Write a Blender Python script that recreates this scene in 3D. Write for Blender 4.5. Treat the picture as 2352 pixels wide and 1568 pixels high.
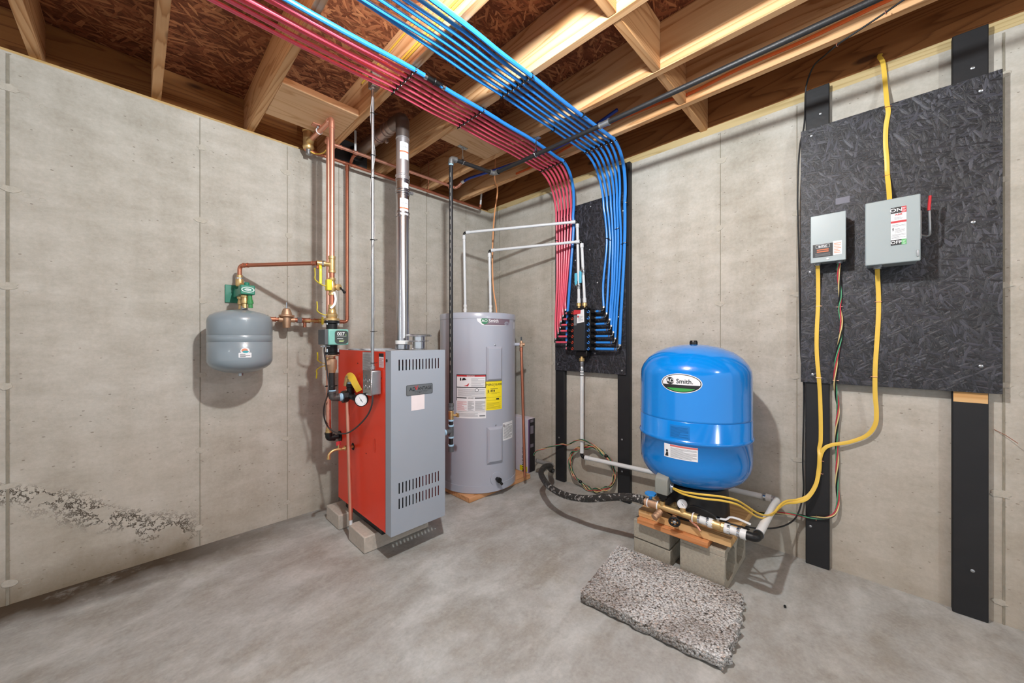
import bpy, math, random
from mathutils import Vector, Matrix
random.seed(7)
for o in list(bpy.data.objects): bpy.data.objects.remove(o, do_unlink=True)
S = bpy.context.scene
COL = S.collection
# ---------------------------------------------------------------- camera
# room frame: inside corner at the origin, left wall = plane y 0, right wall = plane x 0, metres
FPX, CX, HY = 841.7, 1176.0, 781.0            # focal length, centre column, horizon row in a 2352x1568 frame
_a = math.atan2(821, 841.7)
RX, RY = math.sin(_a), -math.cos(_a)           # camera right in the room
WX, WY = math.cos(_a), math.sin(_a)            # camera forward in the room
CAM = Vector((-2.48818, -2.72020, 1.16753))
cam = bpy.data.objects.new('camera', bpy.data.cameras.new('camera')); COL.objects.link(cam)
cam.data.sensor_width = 36.0; cam.data.lens = FPX / 2352 * 36; cam.data.shift_y = -3 / 2352
cam.data.clip_start = 0.02
cam.matrix_world = Matrix(((RX, 0, -WX, CAM.x), (RY, 0, -WY, CAM.y), (0, 1, 0, CAM.z), (0, 0, 0, 1)))
S.camera = cam
# ---------------------------------------------------------------- light
w = bpy.data.worlds.new('world'); S.world = w; w.use_nodes = True
w.node_tree.nodes['Background'].inputs[0].default_value = (0.88, 0.94, 1.0, 1)
w.node_tree.nodes['Background'].inputs[1].default_value = 1.05
def lamp(name, loc, power, radius, color=(.92, .975, 1.0)):
    l = bpy.data.lights.new(name, 'POINT'); l.energy = power; l.shadow_soft_size = radius; l.color = color
    o = bpy.data.objects.new(name, l); o.location = loc; COL.objects.link(o); return o
lamp('ceiling_bulb', (-1.9, -2.1, 2.38), 150, .035)
lamp('second_bulb', (-1.4, -4.3, 2.2), 48, .06)
lamp('fill_light_left', (-4.6, -2.4, 2.2), 18, .08)  # added fill light for the far left, no bulb known there
S.view_settings.view_transform = 'Standard'; S.view_settings.look = 'None'
S.view_settings.gamma = 1; S.view_settings.use_curve_mapping = False; S.view_settings.exposure = 0.0

# ---------------------------------------------------------------- measuring: a sight line from the camera met with a real plane
def ray(px, py):
    t = (px - CX) / FPX
    return Vector((WX + t * RX, WY + t * RY, (HY - py) / FPX))
def onX(px, py, x=0.): q = ray(px, py); return CAM + q * ((x - CAM.x) / q.x)
def onY(px, py, y=0.): q = ray(px, py); return CAM + q * ((y - CAM.y) / q.y)
def onZ(px, py, z=0.): q = ray(px, py); return CAM + q * ((z - CAM.z) / q.z)
def onCyl(px, py, c, r):
    q = ray(px, py); dx, dy = CAM.x - c[0], CAM.y - c[1]
    A = q.x ** 2 + q.y ** 2; B = 2 * (q.x * dx + q.y * dy); D = dx * dx + dy * dy - r * r
    s = (-B - math.sqrt(max(B * B - 4 * A * D, 0))) / (2 * A); return CAM + q * s
# ---------------------------------------------------------------- materials
def lin(c):
    if isinstance(c, str): c = [int(c[i:i + 2], 16) / 255 for i in (0, 2, 4)]
    return tuple(x / 12.92 if x <= .04045 else ((x + .055) / 1.055) ** 2.4 for x in c) + (1,)
class NT:
    def __init__(s, name):
        s.m = bpy.data.materials.new(name); s.m.use_nodes = True; s.t = s.m.node_tree
        s.b = s.t.nodes['Principled BSDF']
    def n(s, kind, **kw):
        nd = s.t.nodes.new(kind)
        for k, v in kw.items():
            if k.startswith('i_'):
                key = k[2:]; key = int(key) if key.isdigit() else key.replace('_', ' ')
                nd.inputs[key].default_value = v
            else: setattr(nd, k, v)
        return nd
    def l(s, a, b): s.t.links.new(a, b)
    def pos(s, scale=(1, 1, 1), rot=(0, 0, 0), loc=(0, 0, 0)):
        tc = s.n('ShaderNodeTexCoord'); mp = s.n('ShaderNodeMapping')
        mp.inputs['Scale'].default_value = scale; mp.inputs['Rotation'].default_value = rot; mp.inputs['Location'].default_value = loc
        s.l(tc.outputs['Object'], mp.inputs[0]); return mp.outputs[0]
    def noise(s, vec, scale, detail=4, rough=.55, dist=0):
        nd = s.n('ShaderNodeTexNoise', i_Scale=scale, i_Detail=detail, i_Roughness=rough, i_Distortion=dist)
        s.l(vec, nd.inputs['Vector']); return nd.outputs['Fac']
    def ramp(s, fac, stops):
        r = s.n('ShaderNodeValToRGB'); e = r.color_ramp.elements
        while len(e) < len(stops): e.new(.5)
        for k, (p, c) in zip(e, stops): k.position = p; k.color = lin(c) if not isinstance(c, float) else (c, c, c, 1)
        s.l(fac, r.inputs[0]); return r.outputs[0]
    def mix(s, f, a, b, mode='MIX'):
        m = s.n('ShaderNodeMix', data_type='RGBA', blend_type=mode)
        for sock, v in ((m.inputs[0], f), (m.inputs[6], a), (m.inputs[7], b)):
            if isinstance(v, (int, float)): sock.default_value = v if sock.type == 'VALUE' else (v, v, v, 1)
            elif isinstance(v, (str, tuple, list)): sock.default_value = lin(v) if isinstance(v, str) else v
            else: s.l(v, sock)
        return m.outputs[2]
    def math(s, op, a, b=None, c=None):
        m = s.n('ShaderNodeMath', operation=op)
        for i, v in enumerate((a, b, c)):
            if v is None: continue
            if isinstance(v, (int, float)): m.inputs[i].default_value = v
            else: s.l(v, m.inputs[i])
        return m.outputs[0]
    def bump(s, h, strength, dist=.01):
        b = s.n('ShaderNodeBump', i_Strength=strength, i_Distance=dist); s.l(h, b.inputs['Height'])
        s.l(b.outputs[0], s.b.inputs['Normal'])
    def col(s, c): s.l(c, s.b.inputs['Base Color'])
    def set(s, rough=.5, metal=0., spec=None):
        s.b.inputs['Roughness'].default_value = rough; s.b.inputs['Metallic'].default_value = metal
        if spec is not None: s.b.inputs['Specular IOR Level'].default_value = spec
_pc = {}
def P(c, rough=.5, metal=0., var=.08, scale=30, bump=0., spec=None, coat=0., name=None):
    """plain material with a slight procedural unevenness"""
    k = (c, rough, metal, var, scale, bump, spec, coat)
    if k in _pc: return _pc[k]
    s = NT(name or 'mat_' + c); s.set(rough, metal, spec)
    v = s.pos(); f = s.noise(v, scale, 3)
    base = lin(c); d = tuple(x * (1 - var) for x in base[:3]) + (1,); e = tuple(min(1, x * (1 + var)) for x in base[:3]) + (1,)
    s.col(s.mix(f, d, e))
    if bump: s.bump(s.noise(v, scale * 4, 4), bump, .002)
    if coat: s.b.inputs['Coat Weight'].default_value = coat; s.b.inputs['Coat Roughness'].default_value = .08
    _pc[k] = s.m; return s.m

def concrete_wall(name, ax):
    s = NT(name); s.set(.88, 0, .25)
    v = s.pos()
    if ax == 'x': vs = s.pos(scale=(3, 1, .5)); vh = s.pos(scale=(1, 1, 2.2))
    else: vs = s.pos(scale=(1, 3, .5)); vh = s.pos(scale=(1, 1, 2.2))
    big = s.noise(vs, 1.3, 5, .6); med = s.noise(vh, 5, 6, .65); fine = s.noise(v, 60, 5, .7)
    c = s.ramp(big, [(.30, '9F988B'), (.5, 'B5AEA3'), (.68, 'C4BFB6')])
    c = s.mix(.42, c, s.ramp(med, [(.3, '938C7E'), (.5, 'B4AEA3'), (.7, 'D0CBC2')]))
    c = s.mix(.14, c, s.ramp(fine, [(.3, '777064'), (.7, 'D8D3C8')]))
    # small bug holes, denser low on the wall
    vo = s.n('ShaderNodeTexVoronoi', i_Scale=34.0, i_Randomness=1.0); s.l(vh, vo.inputs['Vector'])
    vc = s.n('ShaderNodeTexVoronoi', i_Scale=34.0, i_Randomness=1.0); s.l(vh, vc.inputs['Vector'])
    sp = s.n('ShaderNodeSeparateXYZ'); s.l(v, sp.inputs[0])
    lowm = s.n('ShaderNodeMapRange', i_1=.1, i_2=1.5, i_3=.5, i_4=.12); s.l(sp.outputs[2], lowm.inputs[0])
    sc = s.n('ShaderNodeSeparateColor'); s.l(vc.outputs['Color'], sc.inputs[0])
    sel = s.math('LESS_THAN', sc.outputs[0], lowm.outputs[0])
    rad = s.math('MULTIPLY', s.math('MULTIPLY', sc.outputs[1], s.noise(v, 90, 2)), .36)
    hole = s.math('MULTIPLY', s.math('LESS_THAN', vo.outputs['Distance'], rad), sel)
    c = s.mix(s.math('MULTIPLY', hole, .6), c, '6A6154')
    # tan stain, mostly near the slab
    st = s.n('ShaderNodeMapRange', i_1=0., i_2=.9, i_3=.75, i_4=0.); s.l(sp.outputs[2], st.inputs[0])
    c = s.mix(s.math('MULTIPLY', st.outputs[0], s.math('MULTIPLY', s.noise(v, 2.2, 5), .8)), c, '9A8C76')
    h = s.math('MULTIPLY_ADD', hole, -.7, s.math('MULTIPLY', fine, .35))
    if ax == 'x':   # rough honeycombed streak low on the left wall
        xx = s.math('ADD', s.math('MULTIPLY', sp.outputs[0], -.62), -1.30)
        wob = s.math('MULTIPLY', s.math('SUBTRACT', s.noise(v, 3, 3), .5), .35)
        dz = s.math('ABSOLUTE', s.math('ADD', s.math('SUBTRACT', sp.outputs[2], xx), wob))
        near = s.n('ShaderNodeMapRange', i_1=.03, i_2=.10, i_3=1., i_4=0.); s.l(dz, near.inputs[0])
        xl = s.n('ShaderNodeMapRange', i_1=-2.3, i_2=-2.22, i_3=1., i_4=0.); s.l(sp.outputs[0], xl.inputs[0])
        cr = s.noise(v, 24, 6, .75)
        patch = s.math('GREATER_THAN', s.noise(v, 7, 3), .46)
        m = s.math('MULTIPLY', s.math('MULTIPLY', near.outputs[0], xl.outputs[0]), patch)
        c = s.mix(s.math('MULTIPLY', m, .5), c, 'C6BFB2'); ridge = s.math('ABSOLUTE', s.math('SUBTRACT', cr, .5)); c = s.mix(s.math('MULTIPLY', m, s.math('LESS_THAN', ridge, .028)), c, '4E463C')
        h = s.math('ADD', h, s.math('MULTIPLY', m, s.math('MULTIPLY', cr, 4.)))
        db = s.n('ShaderNodeMapRange', i_1=.0, i_2=.16, i_3=.8, i_4=0.); s.l(s.math('ADD', sp.outputs[2], s.math('MULTIPLY', s.math('SUBTRACT', s.noise(s.pos(scale=(1, 1, .5)), 8, 5, .7), .5), .16)), db.inputs[0]); c = s.mix(s.math('MULTIPLY', db.outputs[0], xl.outputs[0]), c, '75664F')
    s.col(c); s.bump(h, .5, .004); return s.m
def concrete_floor():
    s = NT('floor_concrete'); s.set(.62, 0, .35); v = s.pos()
    sm = s.pos(scale=(1, 1, 1), rot=(0, 0, .5)); vstretch = s.pos(scale=(1, 1.7, 1), rot=(0, 0, -.35))
    a = s.noise(v, 1.5, 7, .62); b = s.noise(vstretch, 2.6, 9, .66, .3); f = s.noise(v, 70, 4, .6); g = s.noise(sm, 3.1, 7, .68, .2)
    c = s.ramp(a, [(.3, '98938A'), (.5, 'A6A6A2'), (.68, 'B2B5B3')])
    c = s.mix(.48, c, s.ramp(b, [(.36, '7E786D'), (.5, 'A5A6A3'), (.62, 'C8CBC9')]))
    c = s.mix(s.math('MULTIPLY', s.ramp(g, [(.5, 0.), (.68, 1.)]), .42), c, '8A8170')
    c = s.mix(.12, c, s.ramp(f, [(.3, '6d685f'), (.7, 'D5D3CC')]))
    # brown dirt line where the slab meets the left wall
    sp = s.n('ShaderNodeSeparateXYZ'); s.l(v, sp.inputs[0])
    wl = s.math('ADD', s.math('MULTIPLY', sp.outputs[1], -1.), s.math('MULTIPLY', s.math('SUBTRACT', s.noise(s.pos(scale=(1.2, 1, 1)), 6, 4), .5), .22))
    dm = s.n('ShaderNodeMapRange', i_1=.10, i_2=.30, i_3=1., i_4=0.); s.l(wl, dm.inputs[0])
    xm = s.n('ShaderNodeMapRange', i_1=-1.6, i_2=-2.4, i_3=.15, i_4=1.); s.l(sp.outputs[0], xm.inputs[0])
    c = s.mix(s.math('MULTIPLY', dm.outputs[0], xm.outputs[0]), c, '4A3E31')
    c = s.mix(s.math('MULTIPLY', s.ramp(s.noise(v, 14, 8, .75), [(.34, 1.), (.48, 0.)]), .2), c, '6E675B')
    c = s.mix(s.math('MULTIPLY', s.ramp(s.noise(s.pos(loc=(5, 0, 0)), 9, 6, .7), [(.56, 0.), (.68, 1.)]), .2), c, 'D0D1CC')
    s.col(c); s.bump(s.math('ADD', s.math('MULTIPLY', b, .6), s.math('MULTIPLY', f, .3)), .3, .004)
    rr = s.n('ShaderNodeMapRange', i_1=.3, i_2=.7, i_3=.5, i_4=.75); s.l(a, rr.inputs[0]); s.l(rr.outputs[0], s.b.inputs['Roughness']); return s.m
def wood(name, axis, c0, c1, c2, knots=True, off=0.):
    s = NT(name); s.set(.72, 0, .25)
    def sc(long, cross): return {'y': (cross, long, cross), 'x': (long, cross, cross), 'z': (cross, cross, long)}[axis]
    v = s.pos(scale=sc(.45, 7), loc=(off, off * 1.7, off * .6)); vf = s.pos(scale=sc(3.5, 150), loc=(off, 0, 0))
    wob = s.noise(v, 1.1, 2, .4)
    ringv = s.math('MULTIPLY', s.math('ADD', wob, s.math('MULTIPLY', s.noise(s.pos(scale=sc(.25, 2.5), loc=(off, off, off)), 1., 2), 1.2)), 13.)
    g = s.math('FRACT', ringv)
    fib = s.noise(vf, 1., 3, .6)
    line = s.ramp(s.math('ADD', g, s.math('MULTIPLY', s.math('SUBTRACT', fib, .5), .25)), [(0., c1), (.10, c0), (.6, c0), (.86, c2), (1., c1)])
    c = s.mix(.3, line, s.ramp(fib, [(.3, c2), (.7, c0)]))
    c = s.mix(s.math('MULTIPLY', s.ramp(s.noise(s.pos(scale=sc(.5, 2), loc=(off, 3, 1)), 2.2, 3), [(.4, 0.), (.7, 1.)]), .35), c, c2)
    if knots:
        vo = s.n('ShaderNodeTexVoronoi', i_Scale=1.0); s.l(s.pos(scale=sc(2.2, 6.5), loc=(off * 3, off, off)), vo.inputs['Vector'])
        sc_ = s.n('ShaderNodeSeparateColor'); s.l(vo.outputs['Color'], sc_.inputs[0])
        k = s.math('MULTIPLY', s.ramp(vo.outputs['Distance'], [(.07, 1.), (.13, 0.)]), s.math('LESS_THAN', sc_.outputs[0], .3))
        c = s.mix(s.math('MULTIPLY', k, .85), c, '3E2415')
    s.col(c); s.bump(fib, .25, .002); return s.m
def osb(name, plane, cols, bump=.6, scale=1., rough=.8, spec=.3, main=None):
    """strand board: overlapping long flakes lying in several directions, the highest one showing"""
    s = NT(name); s.set(rough, 0, spec)
    v0 = s.pos(rot=(0, 0, 0) if plane == 'xy' else (0, math.pi / 2, 0))
    sp = s.n('ShaderNodeSeparateXYZ'); s.l(v0, sp.inputs[0]); cb = s.n('ShaderNodeCombineXYZ'); s.l(sp.outputs[0], cb.inputs[0]); s.l(sp.outputs[1], cb.inputs[1])
    wn = s.n('ShaderNodeTexNoise', i_Scale=6.); s.l(cb.outputs[0], wn.inputs['Vector'])
    flat = s.mix(.016, cb.outputs[0], wn.outputs['Color'])
    best = None; angs = main or (.2, 1.0, 1.75, 2.55, 2.95)
    for k, a in enumerate(angs):
        mp = s.n('ShaderNodeMapping'); mp.inputs['Rotation'].default_value = (0, 0, a); mp.inputs['Location'].default_value = (k * 3.7, k * 1.9, 0); s.l(flat, mp.inputs[0])
        m2 = s.n('ShaderNodeMapping'); m2.inputs['Scale'].default_value = (9 * scale, 42 * scale * (1 + .25 * (k % 3)), 1); s.l(mp.outputs[0], m2.inputs[0])
        vo = s.n('ShaderNodeTexVoronoi', i_Scale=1.); s.l(m2.outputs[0], vo.inputs['Vector'])
        sc = s.n('ShaderNodeSeparateColor'); s.l(vo.outputs['Color'], sc.inputs[0])
        m3 = s.n('ShaderNodeMapping'); m3.inputs['Scale'].default_value = (14 * scale, 260 * scale, 1); s.l(mp.outputs[0], m3.inputs[0])
        fib = s.noise(m3.outputs[0], 1., 3, .6)
        val = s.math('SUBTRACT', sc.outputs[0], s.math('MULTIPLY', vo.outputs['Distance'], .22))
        if best is None: best, tone = val, s.math('ADD', s.math('MULTIPLY', sc.outputs[1], .6), s.math('MULTIPLY', fib, .5))
        else:
            t_ = s.math('ADD', s.math('MULTIPLY', sc.outputs[1], .6), s.math('MULTIPLY', fib, .5))
            g = s.math('GREATER_THAN', val, best); tone = s.math('ADD', s.math('MULTIPLY', t_, g), s.math('MULTIPLY', tone, s.math('SUBTRACT', 1., g))); best = s.math('MAXIMUM', val, best)
    big = s.noise(s.pos(), 1.5, 3)
    c = s.ramp(s.math('ADD', tone, s.math('MULTIPLY', s.math('SUBTRACT', big, .5), .2)), [(.22, cols[0]), (.52, cols[1]), (.88, cols[2])])
    c = s.mix(s.ramp(best, [(.55, .75), (.78, 0.)]), c, cols[0])
    s.col(c); s.bump(s.math('ADD', s.math('MULTIPLY', best, 1.), s.math('MULTIPLY', tone, .35)), bump, .006); return s.m

M = {}
M['wall_l'] = concrete_wall('wall_concrete_left', 'x'); M['wall_r'] = concrete_wall('wall_concrete_right', 'y')
M['patch'] = P('B4ADA0', .9, var=.2, scale=60, bump=.6, name='tie_hole_mortar'); M['seam'] = P('8B8475', .9, var=.3, scale=40, bump=.4, name='form_seam')
M['floor'] = concrete_floor()
M['osb'] = osb('subfloor_strand_board', 'xy', ('5C301B', '94593A', 'BC8258'), main=(.05, .4, 2.85, 1.2, 2.2), scale=1.55)
M['blackosb'] = osb('black_painted_strand_board', 'yz', ('1A1A1D', '2A2A2F', '44444D'), bump=1.0, scale=2.5, rough=.4, spec=.5)
M['rim'] = wood('rim_lumber', 'x', 'A8733F', '71421F', '8C5C35'); M['rim_y'] = wood('rim_lumber_y', 'y', 'A06B3E', '6C3F1F', '86562F')
M['plate'] = wood('sill_lumber_x', 'x', 'C9A873', 'AE8D55', 'BC9B66', False); M['plate_y'] = wood('sill_lumber_y', 'y', 'C2AC80', 'A08858', 'B09A6C', False)
M['block'] = wood('blocking_lumber', 'x', 'D9A878', 'A66E40', 'C48F5E', False, 2.)
for i in range(7): M['joist%d' % i] = wood('joist_lumber_%d' % i, 'y', 'DDB184', 'A06A3C', 'C4905F', True, i * 2.37)
M['pinez'] = wood('raw_pine', 'y', 'D9B07C', 'B98850', 'C99C66', False, 5.)
M['plank'] = wood('orange_pine', 'y', 'C98A5A', 'A9683A', 'BA794A', True, 9.)
M['ply'] = wood('plywood', 'x', 'DDB68E', 'BC8C5E', 'D2A77C', False, 11.)
M['padw'] = wood('pad_pine', 'x', 'D6A276', 'A87446', 'C08C5E', True, 9.)
M['blackwood'] = P('202022', .5, 0, .25, 12, .25, .4, name='black_painted_lumber')
M['copper'] = P('E3A48C', .36, .85, .10, 14, 0, name='copper'); M['copper_d'] = P('C17C62', .4, .85, .15, 14, 0, name='dark_copper')
M['brass'] = P('D2B27C', .42, .85, .15, 30, .15, name='brass'); M['bronze'] = P('C4A083', .5, .8, .2, 40, .3, name='cast_bronze')
M['iron'] = P('2E2D2E', .45, .4, .3, 60, .35, name='black_iron'); M['castiron'] = P('151516', .4, .2, .2, 60, .4, name='black_casting')
M['galv'] = P('A9ACAF', .38, .9, .2, 35, .15, name='galvanised'); M['steel'] = P('C4C6C9', .2, 1., .08, 8, 0, name='bright_steel')
M['flue'] = P('BDBEC2', .24, 1., .1, 5, 0, name='stainless_flue')
M['tape'] = P('A9CDE4', .5, 0, .1, name='pale_blue_thread_tape')
M['white'] = P('DCDDDC', .45, 0, .04, name='white_plastic'); M['whitepex'] = P('D4D6D8', .35, 0, .04, spec=.5, name='white_pex')
M['red_pex'] = P('E0556C', .33, 0, .04, spec=.5, name='red_pex'); M['blue_pex'] = P('2E86DC', .3, 0, .04, spec=.5, name='blue_pex'); M['darkblue'] = P('1C3FA0', .4, name='dark_blue_pex')
M['black'] = P('101011', .4, 0, .2, spec=.4, name='black_plastic'); M['blackmat'] = P('161617', .6, name='black_rubber')
M['redpaint'] = P('EA3A1C', .36, 0, .05, 8, name='red_enamel'); M['greypaint'] = P('9AA1AB', .42, 0, .03, 6, name='grey_enamel')
M['heater'] = P('A8ACB8', .3, 0, .03, 4, coat=.25, name='heater_grey_enamel'); M['tankgrey'] = P('848F96', .3, 0, .04, 6, coat=.25, name='tank_grey_enamel')
M['tankblue'] = P('007CD2', .16, 0, .03, 4, coat=.5, name='blue_enamel')
M['yellow'] = P('E8D02A', .4, name='yellow_vinyl'); M['cable'] = P('E6BE4C', .42, 0, .08, 12, name='yellow_cable_jacket')
M['orange'] = P('D9622A', .5, name='orange_cable_jacket'); M['tan'] = P('D8935E', .5, name='tan_cable_jacket')
M['green'] = P('1E7A60', .35, name='green_casting'); M['teal'] = P('79B5AA', .4, name='teal_casting'); M['dkgrey'] = P('55585B', .45, name='dark_grey_casting')
M['boxgrey'] = P('9BA6A8', .35, 0, .03, 6, coat=.15, name='electrical_box_grey'); M['swgrey'] = P('84867F', .42, name='switch_cover_grey')
M['cmu'] = P('A7A091', .95, 0, .28, 90, 1., name='cinder_block'); M['cmu2'] = P('B9AFA3', .95, 0, .2, 70, .8, name='solid_block')
M['ink'] = P('1E1F22', .5, var=0, name='black_ink'); M['inkg'] = P('777A7D', .6, var=0, name='grey_ink'); M['inkr'] = P('C2333A', .5, var=0, name='red_ink'); M['inkgr'] = P('3F9A4C', .5, var=0, name='green_ink')
M['paper'] = P('E6E6E8', .5, var=.02, name='white_label'); M['yellowlab'] = P('F2DC1E', .5, var=.02, name='yellow_label'); M['lightgreen'] = P('55B064', .5, var=.02, name='light_green_ink')
M['wred'] = P('C23A4A', .4, name='red_wire'); M['wgreen'] = P('4E9A72', .4, name='green_wire'); M['wyel'] = P('DCC78A', .4, name='yellow_wire')
M['dark'] = P('0C0B0B', .8, name='dark_interior')
# ---------------------------------------------------------------- mesh building
class MB:
    def __init__(s): s.v = []; s.f = []; s.mi = []; s.mats = []; s.cur = 0
    def mat(s, m):
        if m not in s.mats: s.mats.append(m)
        s.cur = s.mats.index(m); return s
    def add(s, vs, fs):
        o = len(s.v); s.v += [tuple(p) for p in vs]
        for f in fs: s.f.append(tuple(i + o for i in f)); s.mi.append(s.cur)
        return s
    def box(s, a, b):
        x0, y0, z0 = (min(a[i], b[i]) for i in range(3)); x1, y1, z1 = (max(a[i], b[i]) for i in range(3))
        vs = [(x0, y0, z0), (x1, y0, z0), (x1, y1, z0), (x0, y1, z0), (x0, y0, z1), (x1, y0, z1), (x1, y1, z1), (x0, y1, z1)]
        return s.add(vs, [(0, 3, 2, 1), (4, 5, 6, 7), (0, 1, 5, 4), (1, 2, 6, 5), (2, 3, 7, 6), (3, 0, 4, 7)])
    def cbox(s, c, d): return s.box([c[i] - d[i] / 2 for i in range(3)], [c[i] + d[i] / 2 for i in range(3)])
    def rings(s, rings, cap0=True, cap1=True):
        n = len(rings[0]); vs = [p for r in rings for p in r]; fs = []
        for k in range(len(rings) - 1):
            for i in range(n): fs.append((k * n + i, k * n + (i + 1) % n, (k + 1) * n + (i + 1) % n, (k + 1) * n + i))
        if cap0: fs.append(tuple(range(n))[::-1])
        if cap1: fs.append(tuple((len(rings) - 1) * n + i for i in range(n)))
        return s.add(vs, fs)
    def lathe(s, prof, o=(0, 0, 0), axis=(0, 0, 1), n=24):
        """prof: (radius, height) pairs along the axis from o"""
        ax = Vector(axis).normalized(); u = ax.orthogonal().normalized(); w_ = ax.cross(u); o = Vector(o)
        return s.rings([[o + ax * h + (u * math.cos(2 * math.pi * i / n) + w_ * math.sin(2 * math.pi * i / n)) * max(r, 1e-5) for i in range(n)] for r, h in prof])
    def cyl(s, a, b, r, n=16, r2=None):
        a, b = Vector(a), Vector(b); return s.lathe([(r, 0), (r if r2 is None else r2, (b - a).length)], a, b - a, n)
    def tube(s, pts, r, n=10, smooth=0, closed=False):
        pts = [Vector(p) for p in pts]
        if smooth: pts = catmull(pts, smooth)
        out = []; prev = None
        for i, p in enumerate(pts):
            t = (pts[min(i + 1, len(pts) - 1)] - pts[max(i - 1, 0)])
            t = t.normalized() if t.length > 1e-9 else Vector((0, 0, 1))
            if prev is None: u = t.orthogonal().normalized()
            else:
                u = prev - t * prev.dot(t); u = u.normalized() if u.length > 1e-6 else t.orthogonal().normalized()
            prev = u; w_ = t.cross(u); rr = r(i / (len(pts) - 1)) if callable(r) else r
            out.append([p + (u * math.cos(2 * math.pi * k / n) + w_ * math.sin(2 * math.pi * k / n)) * rr for k in range(n)])
        return s.rings(out)
    def ribbon(s, pts, w, t, nrm, smooth=6):
        """flat strap, width w across nrm x direction, thickness t along nrm"""
        pts = catmull([Vector(p) for p in pts], smooth) if smooth else [Vector(p) for p in pts]; out = []
        for i, p in enumerate(pts):
            d = (pts[min(i + 1, len(pts) - 1)] - pts[max(i - 1, 0)]).normalized(); nn = Vector(nrm); nn = (nn - d * nn.dot(d)).normalized(); b = d.cross(nn)
            ring = []
            for k in range(12):
                a = 2 * math.pi * k / 12; ring.append(p + b * ((w(i / (len(pts) - 1)) if callable(w) else w) / 2) * max(-1, min(1, 1.25 * math.cos(a))) + nn * (t / 2) * max(-1, min(1, 1.1 * math.sin(a))))
            out.append(ring)
        return s.rings(out)
    def sphere(s, c, r, n=16, m=8, sq=(1, 1, 1)):
        c = Vector(c)
        rings = []
        for j in range(m + 1):
            ph = math.pi * j / m - math.pi / 2; rr = max(math.cos(ph), 1e-4)
            rings.append([c + Vector((r * sq[0] * rr * math.cos(2 * math.pi * i / n), r * sq[1] * rr * math.sin(2 * math.pi * i / n), r * sq[2] * math.sin(ph))) for i in range(n)])
        return s.rings(rings)
    def torus(s, c, axis, R, r, n=24, m=8, a0=0, a1=2 * math.pi, u=None):
        ax = Vector(axis).normalized(); u = Vector(u).normalized() if u else ax.orthogonal().normalized(); w_ = ax.cross(u); c = Vector(c)
        return s.tube([c + (u * math.cos(a0 + (a1 - a0) * i / n) + w_ * math.sin(a0 + (a1 - a0) * i / n)) * R for i in range(n + 1)], r, m)
    def prism(s, poly, d):
        """closed polygon of 3D points extruded by vector d"""
        d = Vector(d); p = [Vector(q) for q in poly]; return s.rings([p, [q + d for q in p]])
def catmull(p, k):
    out = []
    for i in range(len(p) - 1):
        p0, p1, p2, p3 = p[max(i - 1, 0)], p[i], p[i + 1], p[min(i + 2, len(p) - 1)]
        for j in range(k):
            t = j / k; out.append(.5 * ((2 * p1) + (p2 - p0) * t + (2 * p0 - 5 * p1 + 4 * p2 - p3) * t * t + (3 * p1 - 3 * p2 + p3 - p0) * t ** 3))
    return out + [p[-1]]
def fillet(pts, rad, k=6):
    """polyline with its corners rounded"""
    pts = [Vector(p) for p in pts]; out = [pts[0]]
    for i in range(1, len(pts) - 1):
        a, b, c = pts[i - 1], pts[i], pts[i + 1]; r = min(rad, (b - a).length * .49, (c - b).length * .49)
        p, q = b + (a - b).normalized() * r, b + (c - b).normalized() * r
        for j in range(k + 1): t = j / k; out.append(p * (1 - t) ** 2 + b * 2 * t * (1 - t) + q * t * t)
    return out + [pts[-1]]
def obj(name, mb, m=None, parent=None, smooth=True, bevel=0., label=None, ang=35):
    me = bpy.data.meshes.new(name); me.from_pydata(mb.v, [], mb.f); me.update()
    if not mb.mats: mb.mats = [m]
    for q in mb.mats: me.materials.append(q if q else m)
    me.polygons.foreach_set('material_index', mb.mi)
    import bmesh
    b = bmesh.new(); b.from_mesh(me); bmesh.ops.recalc_face_normals(b, faces=b.faces); b.to_mesh(me); b.free()
    if smooth: me.polygons.foreach_set('use_smooth', [True] * len(me.polygons)); me.set_sharp_from_angle(angle=math.radians(ang))
    o = bpy.data.objects.new(name, me); COL.objects.link(o)
    if parent is not None:
        o.parent = parent; o.matrix_parent_inverse = Matrix.Translation(-Vector(parent.location)) if parent.type == 'EMPTY' else Matrix.Identity(4)
    if bevel:
        bv = o.modifiers.new('bevel', 'BEVEL'); bv.width = bevel; bv.segments = 2; bv.limit_method = 'ANGLE'; bv.angle_limit = .7
    if label: o['label'] = label
    return o
def thing(name, label, cat, loc=(0, 0, 0), group=None):
    o = bpy.data.objects.new(name, None); COL.objects.link(o); o.location = loc; o.empty_display_size = .05
    o['label'] = label; o['category'] = cat
    if group: o['group'] = group
    return o
def tag(o, label, cat, group=None):
    o['label'] = label; o['category'] = cat
    if group: o['group'] = group
    return o
def struct(name, mb, m, **k): o = obj(name, mb, m, **k); o['kind'] = 'structure'; return o
def copytree(root, delta, label):
    r = root.copy(); COL.objects.link(r); r.location = Vector(root.location) + Vector(delta); r['label'] = label
    for ch in list(root.children):
        c = ch.copy(); COL.objects.link(c); c.parent = r
        for g in list(ch.children): d = g.copy(); COL.objects.link(d); d.parent = c
    return r
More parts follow.
